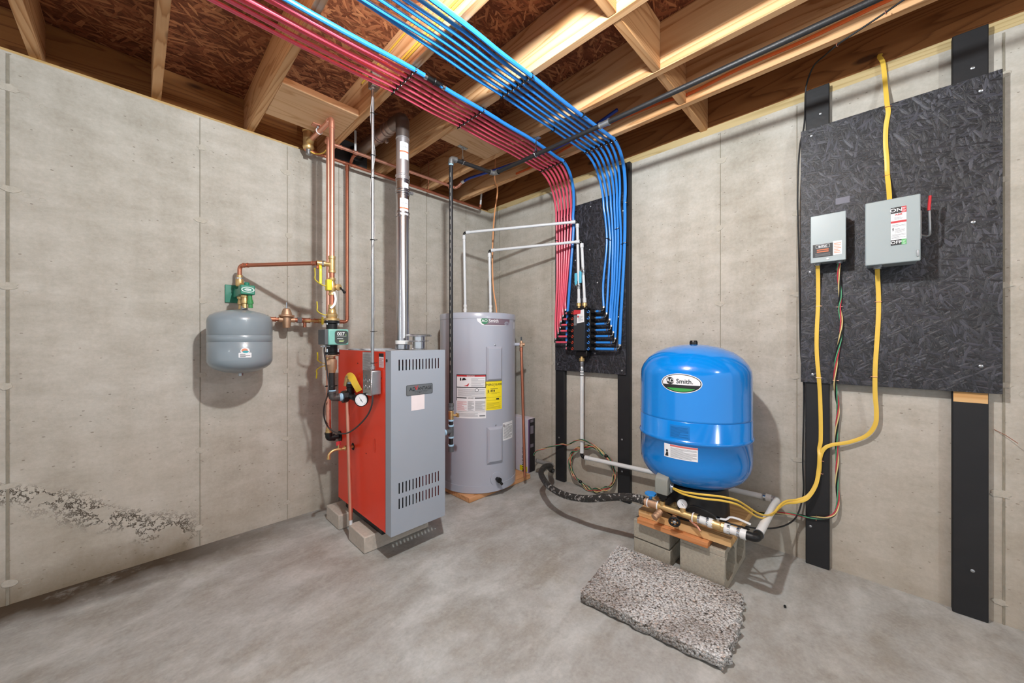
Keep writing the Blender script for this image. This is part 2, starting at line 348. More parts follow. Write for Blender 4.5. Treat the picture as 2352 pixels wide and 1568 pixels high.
# ---------------------------------------------------------------- printed labels on flat and round surfaces
_tx = {}
def textgeo(s, size, sx=1.):
    k = s
    if k not in _tx:
        cu = bpy.data.curves.new('t', 'FONT'); cu.body = s; cu.size = 1; cu.align_x = 'CENTER'; cu.align_y = 'CENTER'; cu.resolution_u = 3; cu.offset = .012
        o = bpy.data.objects.new('t', cu); COL.objects.link(o); dg = bpy.context.evaluated_depsgraph_get(); dg.update()
        me = o.evaluated_get(dg).to_mesh(); _tx[k] = ([tuple(v.co[:2]) for v in me.vertices], [tuple(p.vertices) for p in me.polygons])
        o.evaluated_get(dg).to_mesh_clear(); bpy.data.objects.remove(o); bpy.data.curves.remove(cu)
    v, f = _tx[k]; return [(x * size * sx, y * size) for x, y in v], f
class Decal:
    """F(u, v, h) -> point; u right, v up, h off the surface"""
    def __init__(s, F, lift=.0006): s.F = F; s.mb = MB(); s.k = lift
    def rect(s, u0, v0, u1, v1, m, layer=0, n=None):
        n = n or max(1, int(abs(u1 - u0) / .012)); s.mb.mat(m); h = s.k + layer * .0005; vs = []
        for i in range(n + 1):
            u = u0 + (u1 - u0) * i / n
            for v in (v0, v1): vs.append(s.F(u, v, h))
        s.mb.add(vs, [(2 * i, 2 * i + 2, 2 * i + 3, 2 * i + 1) for i in range(n)]); return s
    def poly(s, pts, m, layer=0):
        s.mb.mat(m); u0, u1 = min(p[0] for p in pts), max(p[0] for p in pts); n = max(1, int((u1 - u0) / .012)); h = s.k + layer * .0005
        def clip(pl, u, sg):
            out = []
            for i in range(len(pl)):
                a, b = pl[i - 1], pl[i]; ia, ib = sg * (a[0] - u) >= -1e-9, sg * (b[0] - u) >= -1e-9
                if ia != ib: t = (u - a[0]) / (b[0] - a[0]); out.append((u, a[1] + (b[1] - a[1]) * t))
                if ib: out.append(b)
            return out
        for i in range(n):   # cut into strips so that the print hugs round surfaces
            pl = list(pts) if n == 1 else clip(clip(list(pts), u0 + (u1 - u0) * i / n, 1), u0 + (u1 - u0) * (i + 1) / n, -1)
            if len(pl) > 2: s.mb.add([s.F(u, v, h) for u, v in pl], [tuple(range(len(pl)))])
        return s
    def ell(s, u, v, a, b, m, layer=0, n=28, t0=0, t1=2 * math.pi):
        return s.poly([(u + a * math.cos(t0 + (t1 - t0) * i / n), v + b * math.sin(t0 + (t1 - t0) * i / n)) for i in range(n + (t1 - t0 < 6))], m, layer)
    def rrect(s, u0, v0, u1, v1, r, m, layer=0):
        p = []
        for cx, cy, a in ((u1 - r, v1 - r, 0), (u0 + r, v1 - r, 1), (u0 + r, v0 + r, 2), (u1 - r, v0 + r, 3)):
            for i in range(6): t = (a + i / 5) * math.pi / 2; p.append((cx + r * math.cos(t), cy + r * math.sin(t)))
        return s.poly(p, m, layer)
    def text(s, t, u, v, size, m, layer=2, sx=1.):
        vs, fs = textgeo(t, size, sx); s.mb.mat(m); s.mb.add([s.F(u + x, v + y, s.k + layer * .0005) for x, y in vs], fs); return s
    def lines(s, u0, v0, u1, v1, n, m, layer=1, fill=.35, seed=1):
        rd = random.Random(seed); dv = (v1 - v0) / n
        for i in range(n):
            e = u1 if rd.random() > .3 else u0 + (u1 - u0) * rd.uniform(.5, .95); s.rect(u0, v0 + dv * i, e, v0 + dv * (i + fill), m, layer)
        return s
    def done(s, name, parent, label=None): return obj(name, s.mb, None, parent, smooth=False, label=label)
def planeX(x, y0, z0): return lambda u, v, h: (x - h, y0 - u, z0 + v)      # facing -x, right = -y
def planeY(y, x0, z0): return lambda u, v, h: (x0 + u, y - h, z0 + v)      # facing -y, right = +x
def cylmap(c, r, th, z0): return lambda u, v, h: (c[0] + (r + h) * math.cos(th + u / r), c[1] + (r + h) * math.sin(th + u / r), z0 + v)
# small fittings
def nut(mb, c, ax, R, h, n=6): ax = Vector(ax).normalized(); c = Vector(c); return mb.lathe([(R, -h / 2), (R, h / 2)], c, ax, n)
def coupling(mb, a, b, r): # ribbed pipe fitting from a to b
    a, b = Vector(a), Vector(b); L = (b - a).length
    return mb.lathe([(r * .96, 0), (r * 1.12, .0), (r * 1.12, L * .12), (r, L * .14), (r, L * .86), (r * 1.12, L * .88), (r * 1.12, L), (r * .96, L)], a, b - a, 18)
def elbow(mb, p, d0, d1, R, L):
    """L fitting at p, arms toward d0 and d1"""
    p = Vector(p); d0 = Vector(d0).normalized(); d1 = Vector(d1).normalized()
    mb.tube(fillet([p + d0 * L, p, p + d1 * L], L * .8, 8), R, 14)
    for d in (d0, d1): mb.lathe([(R * .9, L * .72), (R * 1.14, L * .72), (R * 1.14, L), (R * .9, L)], p, d, 16)
    return mb
def sideplate(mb, c, ax, r, t): return mb.lathe([(r, 0), (r, t)], c, ax, 20)
# ================================================================ the room
X0, Y0 = -6.5, -6.5
mb = MB(); mb.box((X0, Y0, -.15), (.25, .25, 0)); struct('floor', mb, M['floor'], smooth=False)
def seams(mb, f, marks):
    """form-board fins and the mortared tie holes along them"""
    for k, (t, w_, zs) in enumerate(marks):
        mb.mat(M['seam']); rd = random.Random(k)
        f(mb, 'seam', t, w_, 0, 2.43)
        mb.mat(M['patch'])
        for z in zs:
            n = 14; a, b = rd.uniform(.018, .032), rd.uniform(.012, .018)
            f(mb, 'patch', t + rd.uniform(-.008, .012), [(a * math.cos(6.283 * i / n) * rd.uniform(.75, 1.2), b * math.sin(6.283 * i / n) * rd.uniform(.75, 1.2)) for i in range(n)], z + rd.uniform(-.015, .015), 0)
            for j in range(2): # faint round plugs beside it
                if rd.random() < .6: f(mb, 'ring', t + .05 + j * .045, rd.uniform(.009, .013), z - .02 - j * .01, 0)
def fl(mb, kind, t, w_, z0, z1):
    if kind == 'seam': mb.box((t - w_ / 2, -.0025, z0), (t + w_ / 2, .01, z1))
    elif kind == 'patch': mb.prism([(t + u, .005, z0 + v) for u, v in w_], (0, -.008, 0))
    else: mb.torus((t, -.0002, z0), (0, 1, 0), w_, .0008, 16, 4)
def fr(mb, kind, t, w_, z0, z1):
    if kind == 'seam': mb.box((-.0025, t - w_ / 2, z0), (.01, t + w_ / 2, z1))
    elif kind == 'patch': mb.prism([(.005, t - u, z0 + v) for u, v in w_], (-.008, 0, 0))
    else: mb.torus((-.0002, t - .1, z0), (1, 0, 0), w_, .0008, 16, 4)
Z6 = (2.27, 1.84, 1.40, .97, .53, .10)
mb = MB(); mb.box((X0, 0, -.1), (.2, .2, 2.44)); wl = struct('wall_left', mb, M['wall_l'], smooth=False)
mb = MB(); seams(mb, fl, [(-2.884, .009, Z6), (-2.236, .003, Z6), (-1.80, .003, Z6), (-1.476, .003, ()), (-.748, .003, Z6), (-.32, .002, Z6)])
obj('form_marks', mb, None, wl, smooth=False)
mb = MB(); mb.box((0, Y0, -.1), (.2, 0, 2.44)); wr = struct('wall_right', mb, M['wall_r'], smooth=False)
mb = MB(); seams(mb, fr, [(-.126, .003, Z6), (-.773, .003, Z6), (-2.07, .003, Z6), (-2.44, .003, Z6[1:5]), (-3.115, .006, Z6)])
obj('form_marks', mb, None, wr, smooth=False)
# sill plates on the wall tops, rim boards, subfloor
mb = MB(); mb.box((X0, .055, 2.44), (.19, .195, 2.478)); struct('trim_1', mb, M['plate'], bevel=.002)
mb = MB(); mb.box((.004, Y0, 2.44), (.145, .054, 2.490)); struct('trim_2', mb, M['plate_y'], bevel=.002)
mb = MB(); mb.box((X0, .156, 2.478), (.06, .194, 2.713)); tag(obj('rim_board', mb, M['rim'], bevel=.002), 'brown rim board standing on the sill above the left concrete wall', 'rim board')
mb = MB(); mb.box((.02, Y0, 2.490), (.058, .155, 2.713)); tag(obj('rim_board', mb, M['rim_y'], bevel=.002), 'long dark brown rim board above the right concrete wall', 'rim board')
mb = MB(); mb.box((X0, Y0, 2.7135), (.2, .2, 2.735)); struct('ceiling', mb, M['osb'], smooth=False)
# joists
JX = [-.345, -.695, -1.125, -1.555, -1.988, -2.412, -2.816]
JL = ['nearest the right wall, orange cable beside it', 'second from the right wall, carrying a hanger plate',
      'third from the right wall, beside the vent elbow', 'fourth from the right wall, conduit strapped beside it',
      'fifth from the right wall, left of the flat board', 'sixth from the right wall, above bare concrete', 'leftmost in the photo, with a dark knot in its underside']
for i, x in enumerate(JX):
    mb = MB(); mb.box((x - .019, -5.8, 2.4785), (x + .019, .1555, 2.713))
    tag(obj('floor_joist', mb, M['joist%d' % i], bevel=.003), 'pine floor joist, ' + JL[i], 'joist', 'pine floor joists overhead')
def blk(a, b, lab, m='block'):
    mb = MB(); mb.box(a, b); return tag(obj('joist_blocking', mb, M[m], bevel=.003), lab, 'blocking', 'wood blocking between the joists')
yb = -1.975
blk((JX[0] + .0195, yb - .019, 2.480), (.0195, yb + .019, 2.712), 'short upright blocking between the last joist and the right rim board')
blk((JX[1] + .0195, yb - .019, 2.482), (JX[0] - .0195, yb + .019, 2.712), 'short upright blocking above the long black pipe')
blk((JX[2] + .0195, yb - .019, 2.480), (JX[1] - .0195, yb + .019, 2.712), 'short upright blocking beside the large dark knot')
blk((JX[3] + .0195, yb - .019, 2.480), (JX[2] - .0195, yb + .019, 2.712), 'short upright blocking whose end shows at the top edge of the photo')
t = thing('flat_blocking', 'wide flat board nailed between two joists above the copper pipe elbow', 'blocking', (-1.77, -.4, 2.48), 'wood blocking between the joists')
mb = MB(); mb.box((JX[4] + .0195, -.575, 2.480), (JX[3] - .0195, -.215, 2.518)); obj('board', mb, M['ply'], t, bevel=.004)
t = thing('flat_blocking', 'flat board between joists holding the left pipe hanger plate', 'blocking', (-.9, -.84, 2.48), 'wood blocking between the joists')
mb = MB(); mb.box((JX[2] + .0195, -.955, 2.480), (JX[1] - .0195, -.715, 2.518)); obj('board', mb, M['ply'], t, bevel=.004)
# ================================================================ black boards and posts on the right wall
def screws(parent, pts, x):
    for y, z in pts:
        mb = MB(); mb.lathe([(.0065, 0), (.0065, .001), (.003, .0028)], (x, y, z), (-1, 0, 0), 12); obj('screw', mb, M['galv'], parent)
def post(y0, y1, z1, lab, sc=(), z0=0.002, ragged=None):
    t = thing('wall_post', lab, 'post', (-.019, (y0 + y1) / 2, z0), 'black posts holding the boards')
    mb = MB().mat(M['blackwood']); mb.box((-.038, y0, z0), (-.0035, y1, z1))
    obj('post_board', mb, M['blackwood'], t, bevel=.003)
    screws(t, sc, -.0382); return t
post(-2.575, -2.480, 2.472, 'black painted post under the left side of the large black board', [(-2.50, .20), (-2.54, 2.33)])
pb = post(-3.072, -2.975, 2.472, 'black painted post under the right side of the large black board, bare wood end showing', [(-3.03, .20), (-3.03, 2.31)])
mb = MB(); mb.box((-.0388, -3.070, .905), (-.037, -2.978, .948)); obj('bare_wood_end', mb, M['pinez'], pb, smooth=False, label='unpainted pine strip')
post(-.929, -.838, .925, 'black painted post under the left side of the manifold board', [(-.875, .36)], .002)
post(-1.500, -1.405, 2.44, 'black painted post along the right side of the manifold board', [(-1.44, .45), (-1.44, .22)])
t = thing('plywood_board', 'large black painted strand board carrying the two electrical boxes', 'board', (-.045, -2.78, .95))
mb = MB(); mb.box((-.050, -3.105, .949), (-.039, -2.462, 2.262)); obj('board', mb, M['blackosb'], t, bevel=.001)
screws(t, [(-2.505, 2.225), (-3.05, 2.20), (-3.03, 1.66), (-3.05, 1.58 - .52), (-2.51, .99), (-2.50, 1.52)], -.0502)
D = Decal(planeX(-.050, -2.625, 1.86)); D.rect(-.026, -.017, .026, .014, P('5F5F6C', .5, var=.15, name='pale_scuff'), 0); D.done('bare_patch', t, 'pale grey patch above the small box')
t = thing('plywood_board', 'small black painted strand board behind the tubing manifold', 'board', (-.045, -1.16, .92))
mb = MB(); mb.box((-.050, -1.474, .919), (-.039, -.845, 2.235)); obj('board', mb, M['blackosb'], t, bevel=.001)
for q in ((1281, 836), (1428, 851), (1356, 474), (1354, 573), (1321, 598), (1372, 649), (1320, 646), (1366, 811), (1430, 484), (1420, 728)):
    p = onX(q[0], q[1], -.0502); screws(t, [(p.y, p.z)], -.0502)
# ================================================================ boiler on two solid blocks
BX0, BX1, BYF, BYS, BYB, BZ0, BZ1 = -1.571, -1.235, -.954, -.892, -.25, .150, 1.110
for (y0, y1, lab) in ((-.752, -.538, 'solid concrete block under the front of the red boiler'), (-.392, -.182, 'solid concrete block under the back of the red boiler')):
    mb = MB(); mb.box((-1.622, y0, .001), (-1.215, y1, .0925)); o = obj('concrete_block', mb, M['cmu2'], bevel=.006); tag(o, lab, 'block', 'concrete blocks under the boiler')
t = thing('boiler', 'red and grey metal boiler with slotted grey front, standing on concrete blocks', 'boiler', (-1.4, -.6, .093))
mb = MB(); mb.box((-1.545, -.80, .0935), (-1.262, -.30, .13)); mb.box((-1.52, -.70, .13), (-1.285, -.32, .47)); mb.box((-1.53, -.80, .46), (-1.275, -.30, 1.0))
obj('heat_exchanger', mb, M['castiron'], t, bevel=.004)
mb = MB(); e = .002   # open-bottomed sheet jacket with rolled corners
for a, b in (((BX0, BYS, BZ0), (BX0 + e, BYB, BZ1 - .004)), ((BX1 - e, BYS, BZ0), (BX1, BYB, BZ1 - .004)), ((BX0, BYB - e, BZ0), (BX1, BYB, BZ1 - .004))): mb.box(a, b)
mb.box((BX0, BYS - .004, BZ0), (BX0 + .022, BYS, BZ1 - .004))
obj('side_jacket', mb, M['redpaint'], t, bevel=.0015, label='red enamelled side jacket')
mb = MB(); mb.box((BX0 + .002, BYS + .001, BZ1 - .004), (BX1 - .002, BYB - .003, BZ1 - .001))
mb.lathe([(.001, 0), (.13, 0), (.132, .006), (.001, .010)], (-1.44, -.43, BZ1 - .001), (0, 0, 1), 32)
obj('top_panel', mb, P('BFC2C6', .35, .3, name='pale_top'), t, label='pale grey top panel')
# front door: hollow tray with three rows of vent slots
def zat(py): return onY(917, py, BYF).z
def xat(px): return onY(px, 1000, BYF).x
rows = [(zat(851), zat(826)), (zat(1134), zat(1109)), (zat(1169), zat(1145))]; rows = sorted(rows)
xs = [xat(917 + 90 * i / 12.) for i in range(13)]; xs = [xs[0] + (xs[-1] - xs[0]) * i / 12 for i in range(13)]; hw = .0035
mb = MB(); f0, f1 = BYF, BYF + .0015; zc = BZ0
for a, b in rows:
    mb.box((BX0, f0, zc), (BX1, f1, a)); prev = BX0
    for x in xs: mb.box((prev, f0, a), (x - hw, f1, b)); prev = x + hw
    mb.box((prev, f0, a), (BX1, f1, b)); zc = b
mb.box((BX0, f0, zc), (BX1, f1, BZ1 + .002))
for a, b in (((BX0, f1, BZ0), (BX0 + .0015, BYS - .001, BZ1 + .002)), ((BX1 - .0015, f1, BZ0), (BX1, BYS - .001, BZ1 + .002)), ((BX0, f1, BZ1 + .0005), (BX1, BYS - .001, BZ1 + .002))): mb.box(a, b)
fd = obj('front_door', mb, M['greypaint'], t, smooth=False, label='grey front door with three rows of slots')
mb = MB(); mb.lathe([(.009, 0), (.009, .0012)], onX(888.5, 828, BX0 + .0002), (-1, 0, 0), 14); obj('cable_hole', mb, M['dark'], fd)
D = Decal(planeY(BYF, onY(964, 894, BYF).x, onY(964, 894, BYF).z), .0012)
D.rrect(-.083, -.029, .083, .029, .008, M['dkgrey'], 0); D.rrect(-.079, -.0255, .079, .0255, .006, P('7E8283', .35, .5, name='badge_metal'), 1)
D.text('AD', -.045, .005, .027, M['ink']); D.text('V', -.0215, .009, .036, M['inkr'], 3); D.text('ANTAGE', .031, .005, .025, M['ink'], 2, .9); D.rect(-.045, -.009, .06, -.008, M['ink'], 2); D.text('C O M F O R T', .008, -.0155, .012, M['dkgrey'])
D.done('name_badge', fd, 'dark rounded metal badge reading ADVANTAGE')
p = onY(960, 922, BYF); D = Decal(planeY(BYF, p.x, p.z)); D.rect(-.041, -.045, .041, .043, P('E9DDDD', .5, var=.04, name='pinkish_sticker'), 0); D.done('sticker', fd, 'blank pinkish white sticker')
def side_decal(px, py): p = onX(px, py, BX0); return Decal(planeX(BX0, p.y, p.z))
pa, pb_ = onX(833, 848, BX0), onX(856, 812, BX0); D = Decal(planeX(BX0, 0, 0)); 
D.rect(-pa.y, onX(833, 850, BX0).z, -pb_.y, onX(833, 808, BX0).z, P('C9CDD0', .4, .2, name='silver_plate'), 0); D.lines(-pa.y + .006, 1.0, -pb_.y - .006, 1.09, 14, M['inkg'], 1, .3, 3); D.done('rating_plate', t, 'silver rating plate')
q0, q1 = onX(870.5, 843, BX0), onX(881.5, 812, BX0); D = Decal(planeX(BX0, 0, 0)); zt = onX(870.5, 811, BX0).z; D.rect(-q0.y, q0.z, -q1.y, zt, M['paper'], 0); D.rect(-q0.y, zt - .018, -q1.y, zt, M['ink'], 1); D.lines(-q0.y + .003, q0.z + .005, -q1.y - .003, zt - .024, 9, M['inkr'], 1, .35, 5); D.done('warning_label', t, 'small black and white warning label')
for q in ((876, 868), (873, 893), (870, 906), (841, 1041), (822, 834)):
    mb = MB(); mb.lathe([(.004, 0), (.004, .001)], onX(*q, BX0), (-1, 0, 0), 8); obj('knockout', mb, M['dark'], t)
mb = MB(); o_ = onX(811, 1025, BX0 + .0004); mb.lathe([(.022, 0), (.022, .0012)], o_, (-1, 0, 0), 20)
mb.mat(M['dark']); obj('drain_opening', mb, M['dark'], t)
mb = MB(); cx, cy = onX(861, 1023, BX0).y, onX(861, 1023, BX0).z
mb.tube([(BX0 - .0005, cy0, cz0) for cy0, cz0 in [(cx + .007 * math.cos(a) , cy + (.03 if math.sin(a) > 0 else -.03) + .007 * math.sin(a)) for a in [i * math.pi / 8 for i in range(17)]]], .0007, 4); obj('slot_outline', mb, P('8E2416', .4, name='dark_red'), t)
# vent damper cap on the boiler top
t = thing('vent_cap', 'round two-disc metal vent cap on the boiler top beside the flue pipe', 'vent cap', (-1.315, -.80, BZ1))
mb = MB(); mb.lathe([(.040, 0), (.040, .003), (.036, .006), (.036, .045), (.058, .048), (.060, .052), (.036, .054)], (-1.315, -.80, BZ1 + .003), n=28); obj('collar', mb, M['steel'], t)
mb = MB(); mb.lathe([(.036, .054), (.036, .074), (.074, .077), (.077, .083), (.064, .090), (.001, .092)], (-1.315, -.80, BZ1 + .003), n=28); mb.box((-1.33, -.765, BZ1 + .03), (-1.30, -.672, BZ1 + .05)); obj('cap', mb, M['steel'], t)
# flue
FX, FY = -1.322, -.624
t = thing('flue_pipe', 'shiny stainless vent pipe rising from the boiler to a dark elbow', 'flue pipe', (FX, FY, BZ1))
def fz(py): return CAM.z + (HY - py) / FPX * 2.3
R = .0395
mb = MB(); mb.lathe([(R, 0), (R * 1.13, .003), (R * 1.13, .028), (R * .98, .031), (R * .98, .05), (R * 1.02, .052), (R, .056), (R, fz(500) - BZ1)], (FX, FY, BZ1), n=32)
lo = obj('lower_pipe', mb, M['flue'], t)
mb = MB(); mb.lathe([(R * 1.12, 0), (R * 1.12, .022)], (FX, FY, BZ1 + .034), n=32); obj('pipe_band', mb, M['white'], lo, label='white band near the base')
def ringed(z0, z1, m, name='pipe_section', lab=None):
    mb = MB(); L = z1 - z0
    mb.lathe([(R * .99, 0), (R * 1.1, 0), (R * 1.1, .006), (R * 1.02, .009), (R * 1.02, .02), (R * 1.12, .023), (R * 1.12, .028), (R, .033), (R, L - .012), (R * 1.06, L - .010), (R * 1.06, L - .003), (R * .98, L)], (FX, FY, z0), n=32)
    return obj(name, mb, m, t, label=lab)
s1 = ringed(fz(500), fz(447), M['flue']); s2 = ringed(fz(447), fz(415), M['flue']); s3 = ringed(fz(415), fz(318), P('C9C6C8', .36, .85, .1, 6, name='dull_flue'), lab='duller grey pipe section')
mb = MB(); mb.tube([(FX + R * 1.08 * math.cos(a), FY + R * 1.08 * math.sin(a), fz(444)) for a in [i * 6.283 / 24 for i in range(25)]], .003, 6); mb.box((FX + .03, FY - .045, fz(444) - .008), (FX + .05, FY - .03, fz(444) + .008)); obj('clamp', mb, M['galv'], s2)
def flue_label(zc, h, parent):
    D = Decal(cylmap((FX, FY), R, math.atan2(CAM.y - FY, CAM.x - FX) + .25, zc), .0008); D.rect(-.026, -h / 2, .030, h / 2, M['paper'], 0, 8)
    D.rect(-.026, -.010, .030, -.002, P('E07048', .5, name='orange_print'), 1, 8); D.lines(-.018, h * .1, .022, h * .42, 3, M['inkg'], 1, .25, 4); D.done('printed_label', parent, 'white label with an orange stripe')
flue_label(fz(352), .105, s3); flue_label(fz(480), .110, lo)
D = Decal(cylmap((FX, FY), R * 1.02, math.atan2(CAM.y - FY, CAM.x - FX) + .45, fz(431)), .0012); D.rect(-.016, -.018, .022, .018, M['paper'], 0, 6); D.done('printed_label', s2, 'small blank white label')
DK = P('8A7F7A', .36, .85, .15, 12, name='dark_flue_elbow')  # elbow metal, darker and browner than the upright sections
zt = 2.545
mb = MB(); mb.lathe([(R * 1.04, 0), (R * 1.04, zt - .04 - fz(318)), (R * .99, zt - .03 - fz(318))], (FX, FY, fz(318)), n=32)
mb.tube(fillet([(FX, FY, zt - .06), (FX, FY, zt + .01), (FX, FY + .12, zt + .02)], .07, 10), R * 1.06, 24)
el = obj('elbow', mb, DK, t, label='dark elbow')
mb = MB(); a_, b_ = Vector((FX, FY + .10, zt + .018)), Vector((FX, .05, zt + .035)); mb.cyl(a_, b_, R, 28)
for k in (.12, .19, .34, .38): q = a_.lerp(b_, k); mb.lathe([(R, 0), (R * 1.14, .002), (R * 1.14, .01), (R, .012)], q, b_ - a_, 28)
mb.box((FX + .02, FY + .25, zt - .03), (FX + .035, FY + .275, zt - .01)); obj('wall_run', mb, P('B9A79F', .34, .85, .15, 12, name='brown_grey_flue'), t, label='brownish run to the wall')
mb = MB(); mb.lathe([(R * 1.0, 0), (R * 1.45, .004), (R * 1.45, .02), (R * 1.1, .03), (R, .05)], (FX, .055, zt + .035), (0, 1, 0), 28); obj('wall_collar', mb, M['castiron'], t, label='black ribbed collar')
mb = MB(); mb.box((FX - .14, .149, 2.484), (FX + .12, .1555, 2.70)); o = obj('wall_plate', mb, M['dkgrey'], t, bevel=.004, label='grey thimble plate on the rim')

# ================================================================ water heater
HC = (-.540, -.432); HR = .306; HZ0, HZ1 = .040, 1.374
t = thing('wooden_pad', 'thin plywood pad on the floor under the grey water heater', 'pad', (-.49, -.35, 0))
mb = MB(); mb.box((-.825, -.672, .001), (-.165, -.02, .038)); obj('pad_board', mb, M['padw'], t, bevel=.003)
t = thing('water_heater', 'tall grey cylindrical water heater with red, white and yellow labels', 'water heater', (HC[0], HC[1], HZ0))
mb = MB(); mb.lathe([(HR - .004, 0), (HR, .003), (HR, .055), (HR - .0025, .056), (HR - .0025, HZ1 - HZ0 - .047), (HR, HZ1 - HZ0 - .046), (HR, HZ1 - HZ0 - .008), (HR - .004, HZ1 - HZ0 - .002), (HR - .015, HZ1 - HZ0), (.001, HZ1 - HZ0 + .004)], (*HC, HZ0), n=96)
tk = obj('tank_shell', mb, M['heater'], t, ang=50)
def hth(px, py): p = onCyl(px, py, HC, HR); return math.atan2(p.y - HC[1], p.x - HC[0]), p.z
def hdecal(px, py, lift=.0006): a, z = hth(px, py); return Decal(cylmap(HC, HR - .0025, a, z), lift)
def hspan(x0, x1, y): return (hth(x1, y)[0] - hth(x0, y)[0]) * HR
# brand plate at the top
D = hdecal(1139, 737); W2 = hspan(1096, 1173, 737) / 2; Hh = .034
D.poly([(-W2, Hh), (W2, Hh), (W2 - .006, -.008)] + [(W2 - .03 - (2 * W2 - .075) * i / 8, -Hh + (.0 if 0 < i < 8 else .004)) for i in range(9)] + [(-W2 + .012, -.004)], M['paper'], 0)
D.poly([(-W2 + .035, Hh - .003), (W2 - .003, Hh - .003), (W2 - .009, -.010), (W2 - .035, -Hh + .004), (-W2 + .06, -Hh + .004)], P('7C6B76', .4, name='plum_grey_print'), 1)
D.ell(-W2 + .064, 0, .027, .026, P('2F7A55', .4, name='logo_green'), 2); D.text('AO', -W2 + .064, 0, .030, M['paper'], 3); D.text('Smith', -W2 + .135, 0, .036, M['paper'], 3); D.ell(W2 - .045, -.017, .026, .016, M['heater'], 3); D.text('100', W2 - .045, -.018, .026, P('6E4A5C', .4, name='plum_print'), 4)
D.done('brand_plate', tk, 'white and plum brand plate reading AO Smith 100')
# warning label
D = hdecal(1081, 911); W2 = hspan(1047.5, 1115, 911) / 2; zt_, zb_ = hth(1081, 860)[1], hth(1081, 961)[1]; hh = (zt_ - zb_) / 2; z0_ = (zt_ + zb_) / 2 - hth(1081, 911)[1]
K, Pp, G = M['ink'], M['paper'], M['inkg']
D.rect(-W2, z0_ - hh, W2, z0_ + hh, Pp, 0); T = z0_ + hh; u = 2 * hh
for a, b in ((0, .022), (.285, .305)): D.rect(-W2, T - b * u, W2, T - a * u, K, 1)
D.rect(-W2, T - .6 * u, -W2 + .004, T, K, 1); D.rect(W2 - .004, T - .3 * u, W2, T, K, 1)
D.rect(-W2 + .004, T - .05 * u, W2 - .004, T - .018 * u, M['inkr'], 2); D.text('WARNING', 0, T - .034 * u, .012, Pp, 3)
D.poly([(-.03, T - .24 * u), (.02 - .03, T - .19 * u), (-.02, T - .27 * u), (-.055, T - .26 * u)], M['inkr'], 2); D.ell(-W2 + .035, T - .11 * u, .006, .012, K, 2); D.ell(-W2 + .062, T - .10 * u, .012, .008, K, 2); D.poly([(-.07, T - .14 * u), (-.03, T - .12 * u), (-.04, T - .1 * u), (-.06, T - .09 * u)], K, 2)
D.lines(.004, T - .27 * u, W2 - .012, T - .07 * u, 8, G, 1, .25, 1); D.lines(-W2 + .01, T - .50 * u, W2 - .01, T - .32 * u, 14, G, 1, .3, 2)
D.ell(.045, T - .355 * u, .013, .013, K, 2); D.ell(.045, T - .355 * u, .010, .010, Pp, 3)
D.rect(-W2, T - .545 * u, -.03, T - .525 * u, K, 1); D.rect(.03, T - .545 * u, W2, T - .525 * u, K, 1); D.text('DANGER', 0, T - .535 * u, .011, K)
D.lines(-W2 + .006, T - .82 * u, -.03, T - .6 * u, 12, M['inkr'], 1, .3, 7); D.lines(-.022, T - .82 * u, .025, T - .6 * u, 18, G, 1, .4, 8); D.lines(.032, T - .82 * u, W2 - .006, T - .6 * u, 18, G, 1, .4, 9)
D.rect(-W2 + .005, T - .85 * u, W2 - .005, T - .845 * u, K, 1); D.lines(-W2 + .01, T - .96 * u, W2 - .06, T - .87 * u, 6, G, 1, .3, 10); D.rrect(W2 - .05, T - .955 * u, W2 - .006, T - .925 * u, .004, G, 2)
D.done('warning_label', tk, 'tall white warning label with a red header')
D = hdecal(1135, 908); W2 = hspan(1116, 1154, 908) / 2; zc_ = hth(1135, 908)[1]; T = hth(1135, 875)[1] - zc_; B = hth(1135, 941)[1] - zc_; u = T - B
D.rect(-W2, B, W2, T, M['yellowlab'], 0); D.text('ENERGYGUIDE', 0, T - .12 * u, .0215, K, 2, .95); D.poly([(-.004, T - .17 * u), (.004, T - .17 * u), (0, T - .2 * u)], K, 2); D.text('$ 494', -.022, T - .34 * u, .026, K)
D.rect(-W2 + .01, T - .405 * u, W2 - .02, T - .4 * u, K, 1); D.lines(-.03, T - .27 * u, .04, T - .24 * u, 1, K, 1, .4); D.lines(-.02, T - .44 * u, .03, T - .42 * u, 1, K, 1, .4); D.lines(-W2 + .012, T - .95 * u, W2 - .012, T - .72 * u, 7, P('8a7a20', .6, name='olive_print'), 1, .25, 12)
D.rect(-W2 + .008, T - .56 * u, W2 - .008, T - .555 * u, K, 1); D.rect(-W2 + .01, T - .66 * u, W2 - .012, T - .655 * u, K, 1); D.rect(.018, T - .65 * u, .043, T - .6 * u, K, 1)
D.done('energy_label', tk, 'yellow ENERGYGUIDE label')
D = hdecal(1168, 986); W2 = hspan(1157, 1178, 986) / 2; D.rect(-W2, -.075, W2, .06, Pp, 0); D.lines(-W2 + .008, -.06, W2 - .008, .045, 12, G, 1, .4, 14); D.rect(-W2 + .008, .03, -W2 + .016, .048, K, 2); D.done('small_label', tk, 'small white label near the lower panel')
D = hdecal(1181, 740); D.rect(-.012, -.05, .012, .045, Pp, 0); D.rect(-.008, .0, .008, .04, G, 1); D.done('small_label', tk, 'narrow white label at the right edge')
